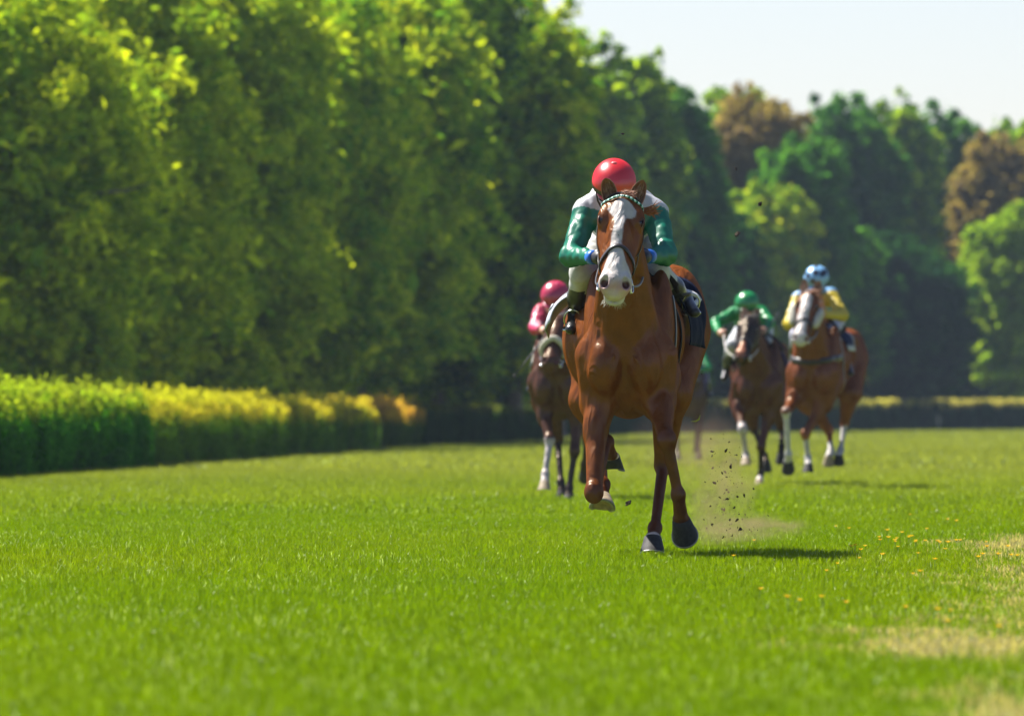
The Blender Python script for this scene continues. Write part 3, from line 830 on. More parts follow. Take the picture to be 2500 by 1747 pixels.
    if h < .012:
        sm = MB()
        for k in range(6):
            th = 2 * math.pi * k / 6 + .35; pts = []
            for j in range(15):
                ph = math.radians(4 + 96 * j / 14); pts.append(Vector(hcn + hl * (hr[0] * 1.004 * math.sin(ph) * math.cos(th)) + face * (hr[1] * 1.004 * math.sin(ph) * math.sin(th)) + upv * (hr[2] * 1.004 * math.cos(ph))))
            sm.tube(pts, .0016, 4)
        sm.build('seam', simple_mat('dark_seam', (.22, .008, .01), .5), hel)
    if R.get('band'):
        mb = MB(); pts = []
        for i in range(33):
            th = 2 * math.pi * i / 32; pts.append(Vector(hcn + hl * (hr[0] * 1.0 * math.cos(th)) + face * (hr[1] * 1.0 * math.sin(th)) - upv * .012))
        mb.ribbon(pts, [(p - Vector(hcn)) for p in pts], .03, .005); mb.build('band', R['band'], hel)
    st = MB()
    for s in (-1, 1):
        st.tube([Vector(HP(s * .10, .01, .02)), Vector(HP(s * .088, .02, -.06)), Vector(HP(s * .05, .045, -.125)), Vector(HP(0, .06, -.14))], .006, 6)
    st.build('chin_strap', MAT['leather'], hel)
    if R.get('goggles', True):
        g = MB()
        pts = []; nr = []
        for i in range(15):
            th = math.radians(25 + 130 * i / 14)
            p = Vector(HP(.088 * math.cos(th), .015 + .094 * math.sin(th), -.005)); pts.append(p); nr.append(p - Vector(HP(0, 0, -.005)))
        g.ribbon(pts, nr, .045, .006); g.build('goggles', MAT['goggle'], root, loc=off)
    return root, J

def stirrup(I, toe, ankle, side, top):
    """stirrup iron with its leather, part of the tack"""
    t = Vector(toe) * .62 + Vector(ankle) * .38; ax = (Vector(toe) - Vector(ankle)).normalized()
    lt = Vector((1, 0, 0)); lt = (lt - ax * lt.dot(ax)).normalized(); up = lt.cross(ax)
    if up.z < 0: up = -up
    mb = MB(); pts = []
    for i in range(17):
        th = math.radians(-40 + 260 * i / 16); pts.append(t + lt * (.050 * math.cos(th)) + up * (.025 + .060 * math.sin(th)))
    mb.tube(pts, .0045, 6)
    b = t - up * .028; mb.ribbon([b - lt * .055, b, b + lt * .055], [up * -1] * 3, .04, .009)
    o = mb.build('stirrup', MAT['steel'], I['root'])
    lm = MB(); p0 = t + up * .085; p1 = Vector(top); lm.ribbon([p0, (p0 + p1) / 2 + Vector((side * .01, 0, 0)), p1], [Vector((side, 0, 0))] * 3, .022, .004); lm.build('stirrup_leather', MAT['leather'], o)
# ---------------------------------------------------------------- the five runners
def std_legs(lift=0):
    return dict(
        fl=dict(E=(-.18, .30, .88), K=(-.17, .12, .50), F=(-.16, .18, .22), C=(-.16, .08, .13), hd=(0, -.3, -1), toe=(0, -1, 0)),
        fr=dict(E=(.18, .30, .88), K=(.17, .12, .50), F=(.16, .18, .22), C=(.16, .08, .13), hd=(0, -.3, -1), toe=(0, -1, 0)),
        hl=dict(G=(-.19, 1.35, .98), H=(-.16, 1.75, .62), F=(-.15, 1.55, .32), C=(-.15, 1.45, .22), hd=(0, -.3, -1), toe=(0, -1, -.1)),
        hr=dict(G=(.19, 1.35, .98), H=(.16, 1.75, .62), F=(.15, 1.55, .32), C=(.15, 1.45, .22), hd=(0, -.3, -1), toe=(0, -1, -.1)))

def framer(loc, rz):
    Mi = (Matrix.Translation(Vector(loc)) @ Matrix.Rotation(rz, 4, 'Z')).inverted()
    def J(u, v, yl):
        p = WP(u, v, loc[1] + yl)
        for _ in range(3):                       # distance along the animal is given in its own frame
            q = Mi @ p; p = WP(u, v, p.y + (yl - q.y) / max(.2, math.cos(rz)))
        return np.array(Mi @ p)
    return J

# ---- leading chestnut
LOC1 = (WP(1400, 900, 44.3).x, 44.3, 0); J1 = framer(LOC1, 0)
def j1legs():
    return dict(
        fl=dict(E=J1(1338, 905, .16), K=J1(1331, 1103, -.12), F=J1(1360, 990, .16), C=J1(1369, 1026, .25), hd=(.05, .45, -1), toe=(0, 1, .3), back=(0, .3, 1)),
        fr=dict(E=J1(1476, 905, .14), K=J1(1494, 985, -.22), F=J1(1520, 1108, -.16), C=J1(1527, 1166, -.08), hd=(.18, .75, -.62), toe=(.12, -.6, -.8), big=1.0, back=(0, 1, .1)),
        hl=dict(G=J1(1326, 895, 1.22), H=J1(1345, 1000, 1.45), F=J1(1352, 1085, 1.12), C=J1(1350, 1118, 1.04), hd=(-.05, -.55, -.62), toe=(.08, -1, .4), pale=True),
        hr=dict(G=J1(1500, 880, 1.20), H=J1(1486, 1042, 1.36), F=J1(1468, 1182, 1.02), C=J1(1463, 1209, .95), hd=(-.03, -.34, -1), toe=(0, -1, .30)),
    )
H1 = build_horse(dict(seed=1, hi=True, loc=LOC1, label='chestnut horse with a broad white blaze galloping in front of all the others', h=.0075,
    skew=.085, hipw=1.07, extra=[((-.31, 1.42, 1.20), (.14, .26, .24)), ((-.26, 1.0, 1.18), (.14, .4, .26)), ((.19, 1.46, 1.40), (.13, .3, .20))], poll=J1(1397, 440, -.32), muzzle=J1(1378, 644, -.70), lat=(1, .0, -.045), head=1.06,
    legs=j1legs(), base=(.126, .034, .0040), points=(.08, .021, .006), hair=(.24, .075, .02), tailc=(.30, .10, .03),
    blaze=[(.10, .0, .0), (.14, .050, .0), (.20, .078, 0), (.26, .060, .010), (.31, .030, -.004), (.42, .022, -.012), (.55, .025, -.014), (.66, .040, -.008), (.78, .062, 0), (.88, .12, 0)],
    white_muzzle=1, socks={'hr': (2.55, (.5, .42, .36)), 'fl': (2.6, (.6, .5, .42))}, ear_l=J1(1358, 397, -.34), ear_r=J1(1441, 403, -.30),
    fore_dir=(.5, -.35, .25), fore_len=.055, mane_side=1, mane_len=.07, hoofs=1.15))
r1 = dict(label='rider with red helmet and white jersey with green sleeves, crouched on the leading chestnut', h=.010,
    head=J1(1376, 425, .50), face=(-.02, -1, -.62), headup=(0, -.5, 1), sl=J1(1312, 481, .66), sr=J1(1468, 481, .66),
    trap=[(J1(1344, 446, .66), J1(1316, 470, .66), .052, .056), (J1(1432, 446, .66), J1(1462, 470, .66), .052, .056), (J1(1388, 450, .68), J1(1392, 470, 1.1), .10, .10)],
    hr=(.109, .132, .112), el=J1(1281, 573, .46), er=J1(1492, 570, .46), wl=J1(1330, 577, .17), wr=J1(1453, 575, .17),
    gl=J1(1350, 578, .09), gr=J1(1440, 577, .09), pel=J1(1402, 505, 1.22), kl=J1(1305, 610, .60), kr=J1(1470, 605, .62), al=J1(1291, 706, .88),
    ar=J1(1535, 672, .92), tl=J1(1280, 738, .72), tr=J1(1556, 700, .78),
    jersey=(.42, .42, .45), sleeve=(.001, .120, .070), seam=.05, cuffm=simple_mat('blue_cuff', (.008, .11, .5), .4), glove=simple_mat('black_glove', (.015, .015, .02), .5),
    breech=(.42, .42, .40), hcol=lambda n: (.02, .012, .014) if n[2] < .06 else (.50, .014, .018), peakm=simple_mat('red_peak', (.5, .03, .04), .3),
    btnm=simple_mat('pink_button', (.55, .12, .12), .4), hcut=100)
RD1, RJ1 = build_rider(H1, r1)
build_tack(H1, brow=((.0, .10, .06), (.35, .55, .5)), reins=(r1['gl'], r1['gr']))
navy = np.array((.006, .009, .028)); wht = np.array((.36, .38, .44))
def cloth1(q, t):
    if q < .16: return wht * .9
    return navy
def fl1(q, t, an):
    x = z = y = 0
    if q > .55:
        k = float(sstep(q, .55, 1)); x += .11 * k * (.15 + .85 * t); z += .03 * k * (1 - t); y += .04 * k
    if q < .40:
        k = float(sstep(-q, -.34, 0)); x -= .09 * k; z += .08 * k * (1.1 - t); y += .02 * k
    return (x, y, z)
sc1, V1, na1 = drape(H1, 'saddle_cloth', .78, 1.22, -96, 110, cloth1, MAT['cloth'], .014, fl1, seed=2)
def number_mark(V, na, ny, strokes, mat, parent, w=.03, thick=.006):
    """white painted strokes lying on the cloth, given in cloth coordinates"""
    mb = MB()
    for st in strokes:
        pts = []; nr = []
        for a_, b_ in zip(st[:-1], st[1:]):
            for i in range(6):
                q = a_[0] + (b_[0] - a_[0]) * i / 5; t = a_[1] + (b_[1] - a_[1]) * i / 5
                fi = min(na - 1, int(q * na)); fj = min(ny - 1, int(t * ny)); g = lambda j, k: Vector(V[j * (na + 1) + k])
                p00, p10, p01 = g(fj, fi), g(fj, fi + 1), g(fj + 1, fi)
                p = p00 + (p10 - p00) * (q * na - fi) + (p01 - p00) * (t * ny - fj); n = (p10 - p00).cross(p01 - p00).normalized()
                if n.dot(p - Vector((0, p.y, 1.2))) < 0: n = -n
                if pts and (p + n * .008 - pts[-1]).length < .002: continue
                pts.append(p + n * .008); nr.append(n)
        mb.ribbon(pts, nr, w, thick)
    return mb.build('number', mat, parent)
white_mark = simple_mat('white_number', (.45, .45, .47), .5)
number_mark(V1, na1, 26, [[(.585, .96), (.60, .74), (.65, .68), (.70, .84), (.745, .93), (.77, .68)]], white_mark, sc1)
number_mark(V1, na1, 26, [[(.26, .66), (.29, .36), (.22, .30), (.14, .56), (.08, .66), (.09, .30)]], white_mark, sc1)
def saddle(I, y0=.62, y1=1.08, zc=1.24):
    o, V, na = drape(I, 'saddle', y0, y1, -50, 50, lambda q, t: (.02, .014, .012), MAT['cloth'], .028, lambda q, t, an: (0, 0, .05 * abs(t * 2 - 1) ** 3), ny=14, na=20, thick=.02, zc=zc)
    return o
def girth(I, y=.52, col='leather', w=.07):
    mb = MB(); pts = []; nr = []
    for i in range(41):
        an = 2 * math.pi * i / 40; d = Vector((math.sin(an), 0, math.cos(an))); p, _ = on_surf(I['bvh'], I['T'](0, y, 1.2), d, .004); pts.append(p); nr.append(d)
    mb.ribbon(pts, nr, w, .006); mb.build('girth', MAT[col], I['root'])
saddle(H1); girth(H1)
for s_, a_, t_ in ((-1, 'al', 'tl'), (1, 'ar', 'tr')):
    stirrup(H1, RJ1[t_], RJ1[a_], s_, on_surf(H1['bvh'], H1['T'](0, .74, 1.24), (s_ * .8, 0, .6), .05)[0])
tf = MB(); tr_ = np.random.RandomState(4)
for i in range(110):                                   # windblown tuft beside the right ear
    p0 = Vector(H1['H'](.05 + .05 * tr_.rand(), -.05, .085 + .015 * tr_.rand())); d0 = Vector((1, -.15, .12 - .3 * tr_.rand())); d1 = d0 + Vector(tr_.normal(size=3) * .22); L0 = .035 + .035 * tr_.rand()
    tf.tube([p0, p0 + d0 * L0 * .5, p0 + (d0 + d1) * .5 * L0, p0 + d1 * L0 * 1.25], [.004, .0036, .0028, .0008], 4, cap=False)
tf.build('hair_tuft', simple_mat('tuft_hair', (.30, .10, .025), .6), H1['root'])
wk = MB(); hr_ = np.random.RandomState(8)
for i in range(90):                                   # whiskers and short hairs of the chin
    q = hr_.uniform(-1, 1); p0 = H1['H'](.93 + .08 * hr_.rand(), -.12 - .012 * hr_.rand(), q * .045); d0 = H1['nrm'] * -1 + H1['lat'] * q * .8 + hr_.normal(size=3) * .25
    p0 = Vector(p0); d0 = Vector(d0).normalized(); wk.tube([p0, p0 + d0 * .018, p0 + d0 * .034 + Vector((0, 0, -.006))], [.0012, .0009, .0003], 3, cap=False)
wk.build('whiskers', simple_mat('pale_hair', (.42, .40, .34), .6), H1['root'])
# breast strap running down the shoulder
mb = MB(); pts = []; nr = []
for i in range(17):
    an = math.radians(52 + 72 * i / 16); d = Vector((math.sin(an), -.25 - .2 * i / 16, math.cos(an))); p, _ = on_surf(H1['bvh'], H1['T'](0, .40, 1.25), d, .005); pts.append(p); nr.append(d)
mb.ribbon(pts, nr, .022, .005); mb.build('breast_strap', MAT['leather'], H1['root'])
# ---- helper for the riders behind: a crouched posture
def crouch(**k):
    d = dict(h=.014, head=(0, .42, 2.02), face=(0, -1, -.55), headup=(0, -.45, 1), sl=(-.19, .66, 1.90), sr=(.19, .66, 1.90),
        el=(-.30, .46, 1.66), er=(.30, .46, 1.66), wl=(-.15, .16, 1.60), wr=(.15, .16, 1.60), gl=(-.11, .08, 1.60), gr=(.11, .08, 1.60),
        pel=(0.02, 1.22, 1.84), kl=(-.25, .62, 1.52), kr=(.25, .62, 1.52), al=(-.33, .95, 1.24), ar=(.33, .95, 1.24), tl=(-.35, .80, 1.16), tr=(.35, .80, 1.16),
        breech=(.40, .41, .44), goggles=True, hcut=100)
    d.update(k); return d

# ---- bay with dark head, green rider (behind, right)
Y2 = 87.3; LOC2 = (WP(1697, 900, Y2).x, Y2, 0); RZ2 = math.radians(-4); J2 = framer(LOC2, RZ2)
H2 = build_horse(dict(seed=2, loc=LOC2, rz=RZ2, label='dark bay horse with a pale nose tip, its rider all in bright green', h=.017,
    poll=J2(1680, 712, -.42), muzzle=J2(1661, 798, -.88), lat=(1, 0, -.05), base=(.060, .019, .009), points=(.012, .008, .008), hair=(.012, .010, .010),
    face_dark=((.012, .008, .008), -.2), blazec=(.26, .095, .055), blaze=[(.66, 0, 0), (.72, .03, -.01), (.84, .045, -.015), (.96, .05, -.015), (1.0, .0, 0)], dark_from=.9,
    legs=dict(
        fl=dict(E=J2(1652, 900, .20), K=J2(1664, 962, -.12), F=J2(1672, 1018, .0), C=J2(1672, 1030, -.05), hd=(0, -.35, -1), toe=(0, -1, .25), pale=True),
        fr=dict(E=J2(1728, 905, .20), K=J2(1706, 1000, .05), F=J2(1705, 1062, .12), C=J2(1702, 1078, .06), hd=(0, -.25, -1), toe=(0, -1, 0), pale=True),
        hl=dict(G=J2(1680, 910, 1.25), H=J2(1690, 960, 1.55), F=J2(1714, 1020, 1.35), C=J2(1718, 1036, 1.28), hd=(0, .4, -1), toe=(0, -1, -.4)),
        hr=dict(G=J2(1738, 900, 1.3), H=J2(1752, 960, 1.8), F=J2(1752, 1000, 1.62), C=J2(1750, 1018, 1.55), hd=(0, .4, -1), toe=(0, -1, -.4))),
    socks={'fl': (.75, (.34, .31, .31)), 'fr': (2.3, (.36, .35, .34))}, forelock=True, light_reins=True))
gr = (.003, .17, .04)
r2 = crouch(label='rider in shiny green jersey and green helmet on the dark bay horse, one elbow out', head=J2(1674, 688, .40), sl=J2(1646, 702, .62), sr=J2(1706, 700, .62),
    el=J2(1604, 724, .45), er=J2(1724, 722, .45), wl=J2(1611, 744, .14), wr=J2(1718, 738, .2), gl=J2(1622, 750, .04), gr=J2(1706, 742, .1),
    pel=J2(1690, 735, 1.2), kl=J2(1640, 775, .60), kr=J2(1716, 768, .62), al=J2(1628, 830, .95), ar=J2(1752, 826, .95), tl=J2(1622, 848, .8), tr=J2(1762, 845, .8),
    face=(-.05, -1, -.25), hcol=gr, peakm=simple_mat('green_peak', gr, .3), jersey=gr, sleeve=gr, cuffm=simple_mat('green_cuff', gr, .4), band=None)
RD2, RJ2 = build_rider(H2, r2)
build_tack(H2, reins=(r2['gl'], r2['gr']), wide=1.3)
drape(H2, 'saddle_cloth', .75, 1.2, -92, 92, lambda q, t: (.02, .025, .10) if 0 < q < 1 else (.5, .5, .5), MAT['cloth'], .014, ny=10, na=20)
saddle(H2); girth(H2)
# ---- chestnut with a wide blaze and sheepskin cheek rolls, blue and yellow rider
Y3 = 83.3; RZ3 = math.radians(-11); LOC3 = (WP(1818, 900, Y3).x, Y3, 0); J3 = framer(LOC3, RZ3)
sock = (.38, .37, .36)
H3 = build_horse(dict(seed=3, loc=LOC3, rz=RZ3, lift=.10, label='chestnut horse with four white legs and white cheek rolls, rightmost runner', h=.017,
    poll=J3(1815, 655, -.38), muzzle=J3(1793, 762, -.80), lat=(1, .1, -.12), base=(.115, .033, .009), points=(.17, .055, .02), hair=(.28, .11, .045),
    blaze=[(.08, 0, 0), (.14, .05, -.01), (.35, .055, -.015), (.6, .055, -.02), (.85, .06, -.015), (1.0, .08, 0)],
    legs=dict(
        fl=dict(E=J3(1782, 890, .12), K=J3(1762, 922, -.32), F=J3(1767, 1018, -.22), C=J3(1766, 1034, -.16), hd=(-.05, .75, -.6), toe=(0, -.6, -.8), big=1.15),
        fr=dict(E=J3(1846, 905, .18), K=J3(1805, 972, .02), F=J3(1811, 1025, .12), C=J3(1812, 1042, .06), hd=(0, -.1, -1), toe=(0, -1, .1)),
        hl=dict(G=J3(1812, 900, 1.25), H=J3(1858, 965, 1.62), F=J3(1862, 1008, 1.42), C=J3(1858, 1022, 1.36), hd=(-.1, .45, -.9), toe=(0, -1, -.3), pale=True),
        hr=dict(G=J3(1905, 880, 1.25), H=J3(1893, 945, 1.70), F=J3(1884, 1008, 1.50), C=J3(1880, 1020, 1.42), hd=(0, .5, -.9), toe=(0, -.8, -.6))),
    socks={'fl': (1.0, sock), 'fr': (1.15, sock), 'hl': (1.6, sock), 'hr': (1.15, sock)}))
lb = np.array((.16, .34, .56)); yl = np.array((.42, .32, .02))
def bluecap(n):
    for d in ((.1, .55, .82), (-.55, .6, .55), (.62, .45, .62), (0, -.3, .95), (-.1, .95, .25), (.75, .1, .6), (-.8, .1, .5)):
        d = np.array(d); d /= np.linalg.norm(d)
        if n @ d > .968: return (.01, .01, .02)
    return tuple(lb * (1.15 if n[0] < 0 else 1.0))
r3 = crouch(label='rider in light blue vest with yellow sleeves and spotted pale blue helmet', head=J3(1830, 632, .45), sl=J3(1790, 668, .66), sr=J3(1862, 660, .66),
    el=J3(1768, 725, .45), er=J3(1888, 706, .45), wl=J3(1783, 722, .15), wr=J3(1848, 705, .18), gl=J3(1798, 722, .06), gr=J3(1838, 706, .1),
    pel=J3(1852, 705, 1.2), kl=J3(1785, 752, .62), kr=J3(1864, 745, .62), al=J3(1778, 806, .95), ar=J3(1898, 812, .95), tl=J3(1772, 830, .8), tr=J3(1906, 836, .82),
    hcol=bluecap, peakm=simple_mat('blue_peak', tuple(lb), .3), btnm=simple_mat('black_button', (.01, .01, .02), .5), jersey=tuple(lb * .9), sleeve=tuple(yl), seam=.05,
    cuffm=simple_mat('yellow_cuff', tuple(yl), .4), breech=(.36, .36, .44))
RD3, RJ3 = build_rider(H3, r3)
build_tack(H3, reins=(r3['gl'], r3['gr']), wide=1.7, cheek='fleece')
drape(H3, 'saddle_cloth', .75, 1.25, -90, 94, lambda q, t: (.38, .4, .44) if (q > .95 or q < .05 or t > .93) else (.01, .015, .05), MAT['cloth'], .014, ny=14, na=24, zc=1.34)
saddle(H3, zc=1.34); girth(H3)
mb = MB(); pts = []; nr = []                              # breast girth across the chest
for i in range(25):
    an = math.radians(-88 + 176 * i / 24); d = Vector((math.sin(an), -math.cos(an), 0)); p, _ = on_surf(H3['bvh'], H3['T'](0, .38, 1.20 + .05 * abs(math.sin(an))), d, .006); pts.append(p); nr.append(d)
mb.ribbon(pts, nr, .065, .008); mb.build('breast_girth', MAT['leather'], H3['root'])

# ---- brown horse with sheepskin noseband, pink rider (behind, left)
Y4 = 72.7; RZ4 = math.radians(-6); LOC4 = (WP(1248, 900, Y4).x, Y4, 0); J4 = framer(LOC4, RZ4)
H4 = build_horse(dict(seed=4, loc=LOC4, rz=RZ4, lift=-.04, label='dark brown horse with a white sheepskin noseband, left of the leading horse', h=.016,
    poll=J4(1254, 708, -.38), muzzle=J4(1232, 812, -.80), lat=(1, 0, -.04), base=(.055, .022, .014), points=(.010, .007, .007), hair=(.012, .010, .010),
    legs=dict(
        fl=dict(E=J4(1216, 905, .18), K=J4(1232, 985, -.05), F=J4(1222, 1062, -.20), C=J4(1221, 1082, -.26), hd=(0, -.25, -1), toe=(0, -1, .2), pale=True),
        fr=dict(E=J4(1296, 910, .20), K=J4(1288, 1010, .05), F=J4(1276, 1092, .02), C=J4(1275, 1112, -.03), hd=(0, -.1, -1), toe=(0, -1, 0)),
        hl=dict(G=J4(1232, 900, 1.25), H=J4(1250, 985, 1.55), F=J4(1257, 1080, 1.25), C=J4(1259, 1102, 1.2), hd=(.05, .1, -1), toe=(0, -1, -.1)),
        hr=dict(G=J4(1310, 900, 1.3), H=J4(1316, 980, 1.8), F=J4(1310, 1040, 1.95), C=J4(1310, 1055, 2.0), hd=(0, .9, -.4), toe=(0, -.4, -.9))),
    socks={'fl': (1.02, (.33, .30, .30))}, dark_from=.9, mane_side=-1))
pk = (.34, .015, .05)
def pinkj(V, c, m, chest, J):
    st = (np.sin(V[:, 2] * 34 + V[:, 0] * 10) > .55) & (m > .5)
    return np.where(st[:, None], np.array((.42, .20, .24)), c)
r4 = crouch(label='rider in pink jersey and pink helmet, half hidden behind the leading horse', head=J4(1242, 672, .42), face=(-.15, -1, -.6), sl=J4(1212, 700, .64), sr=J4(1284, 692, .66),
    el=J4(1200, 735, .48), er=J4(1306, 745, .46), wl=J4(1212, 738, .14), wr=J4(1272, 758, .16), gl=J4(1224, 744, .05), gr=J4(1262, 760, .08),
    pel=J4(1262, 735, 1.2), kl=J4(1214, 785, .62), kr=J4(1292, 790, .62), al=J4(1196, 846, .92), ar=J4(1314, 850, .92), tl=J4(1188, 872, .75), tr=J4(1322, 872, .78),
    hcol=pk, peakm=simple_mat('pink_peak', (.5, .04, .12), .3), jersey=pk, sleeve=(.38, .03, .085), jfun=pinkj, cuffm=simple_mat('pink_cuff', pk, .4), breech=(.60, .56, .54),
    band=simple_mat('yellow_band', (.6, .45, .08), .5), headup=(.25, -.5, 1))
RD4, RJ4 = build_rider(H4, r4)
build_tack(H4, reins=(r4['gl'], r4['gr']), wide=1.6, noseband='fleece')
drape(H4, 'saddle_cloth', .72, 1.2, -92, 92, lambda q, t: (.35, .01, .03), MAT['cloth'], .014, ny=10, na=20, zc=1.2)
saddle(H4, zc=1.2); girth(H4)
# whip in the pink rider's hand
def whip(I, hand, tip, label):
    Mx = Matrix.Translation(Vector(I['S']['loc'])) @ Matrix.Rotation(I['S'].get('rz', 0), 4, 'Z')
    h = Vector(hand); t = Vector(tip); d = (t - h).normalized(); mb = MB()
    mb.tube([-d * .10, d * .02, d * .14, (t - h) * .6, (t - h) * .93], [.011, .011, .008, .006, .004], 8)
    e = (t - h); mb.ribbon([e * .92, e * .96, e], [Vector((0, -1, 0))] * 3, .016, .004)
    o = mb.build('riding_whip', MAT['black'], None); o.location = Mx @ h; o.rotation_euler = (0, 0, I['S'].get('rz', 0)); tag(o, label, 'whip')
whip(H4, J4(1216, 762, .08), J4(1150, 846, -.05), 'long black riding whip pointing down and left beside the pink rider')
whip(H2, J2(1719, 742, .12), J2(1745, 700, .5), 'short dark riding whip held up beside the green rider')

# ---- fifth runner, far behind and mostly hidden
Y5 = 124.0; LOC5 = (WP(1543, 900, Y5).x, Y5, 0)
H5 = build_horse(dict(seed=5, loc=LOC5, lift=-.05, label='dark horse far behind the leader, mostly hidden by its hindquarters', h=.024,
    poll=(.02, -.5, 1.72), muzzle=(.05, -.95, 1.30), base=(.045, .02, .016), points=(.02, .015, .015), hair=(.015, .012, .012), legs=std_legs(), forelock=False))
r5 = crouch(label='rider in green seen in the dust behind the leading horse', h=.02, head=(.04, .40, 1.80), sl=(-.17, .62, 1.66), sr=(.20, .62, 1.66), el=(-.28, .42, 1.46), er=(.30, .42, 1.46),
    wl=(-.13, .1, 1.42), wr=(.15, .1, 1.42), gl=(-.1, .02, 1.42), gr=(.11, .02, 1.42), pel=(0, 1.2, 1.66), kl=(-.25, .62, 1.38), kr=(.25, .62, 1.38), al=(-.32, .95, 1.1), ar=(.32, .95, 1.1), tl=(-.33, .8, 1.02), tr=(.33, .8, 1.02),
    hcol=(.01, .25, .08), peakm=simple_mat('green_cap_peak', (.01, .2, .06), .3), jersey=gr, sleeve=gr, cuffm=simple_mat('dark_cuff', (.02, .1, .05), .4), breech=(.12, .11, .3))
RD5, RJ5 = build_rider(H5, r5)
build_tack(H5, reins=(r5['gl'], r5['gr']), wide=1.8)
drape(H5, 'saddle_cloth', .6, 1.2, -95, 95, lambda q, t: (.12, .12, .45) if q > .8 or q < .2 else (.45, .45, .5), MAT['cloth'], .014, ny=8, na=16, zc=1.2)
saddle(H5, zc=1.2)
# ---------------------------------------------------------------- ground, grass
def rnoise2(x, y, sc, seed):
    """smooth value noise on a plane"""
    r = np.random.RandomState(seed).rand(256, 256).astype(np.float32)
    X = x / sc; Y = y / sc; xi = np.floor(X).astype(int); yi = np.floor(Y).astype(int); fx = X - xi; fy = Y - yi
    fx = fx * fx * (3 - 2 * fx); fy = fy * fy * (3 - 2 * fy); g = lambda i, j: r[i % 256, j % 256]
    return (g(xi, yi) * (1 - fx) * (1 - fy) + g(xi + 1, yi) * fx * (1 - fy) + g(xi, yi + 1) * (1 - fx) * fy + g(xi + 1, yi + 1) * fx * fy)

def ground_material():
    m = bpy.data.materials.new('turf_ground'); m.use_nodes = True; nt = m.node_tree; N = nt.nodes; L = nt.links
    b = N['Principled BSDF']; b.inputs['Roughness'].default_value = .9; b.inputs['Specular IOR Level'].default_value = .1
    geo = N.new('ShaderNodeNewGeometry'); mp = N.new('ShaderNodeMapping'); mp.inputs['Scale'].default_value = (.25, .05, .25)
    n1 = N.new('ShaderNodeTexNoise'); n1.inputs['Scale'].default_value = 1.0; n1.inputs['Detail'].default_value = 6
    L.new(geo.outputs['Position'], mp.inputs['Vector']); L.new(mp.outputs[0], n1.inputs['Vector'])
    cr = N.new('ShaderNodeValToRGB'); cr.color_ramp.elements[0].position = .35; cr.color_ramp.elements[1].position = .68
    cr.color_ramp.elements[0].color = (.090, .125, .015, 1); cr.color_ramp.elements[1].color = (.145, .17, .032, 1)
    n2 = N.new('ShaderNodeTexNoise'); n2.inputs['Scale'].default_value = 60; n2.inputs['Detail'].default_value = 4; L.new(geo.outputs['Position'], n2.inputs['Vector'])
    mr = N.new('ShaderNodeMapRange'); mr.inputs['To Min'].default_value = .6; mr.inputs['To Max'].default_value = 1.4; L.new(n2.outputs['Fac'], mr.inputs['Value'])
    mx = N.new('ShaderNodeMix'); mx.data_type = 'RGBA'; mx.blend_type = 'MULTIPLY'; mx.inputs['Factor'].default_value = 1
    L.new(n1.outputs['Fac'], cr.inputs[0]); L.new(cr.outputs[0], mx.inputs['A']); L.new(mr.outputs[0], mx.inputs['B']); L.new(mx.outputs['Result'], b.inputs['Base Color'])
    return m
mb = MB(); xs = [-2500, -600, -150, -40, 0, 40, 150, 600, 2500]; ys = [-200, 0, 60, 150, 300, 500, 900, 1800, 3500]
V = [(x, y, 0) for y in ys for x in xs]; F = [(j * 9 + i, j * 9 + i + 1, (j + 1) * 9 + i + 1, (j + 1) * 9 + i) for j in range(8) for i in range(8)]
mb.add(V, F); tag(mb.build('ground', ground_material(), smooth=False), kind='structure')

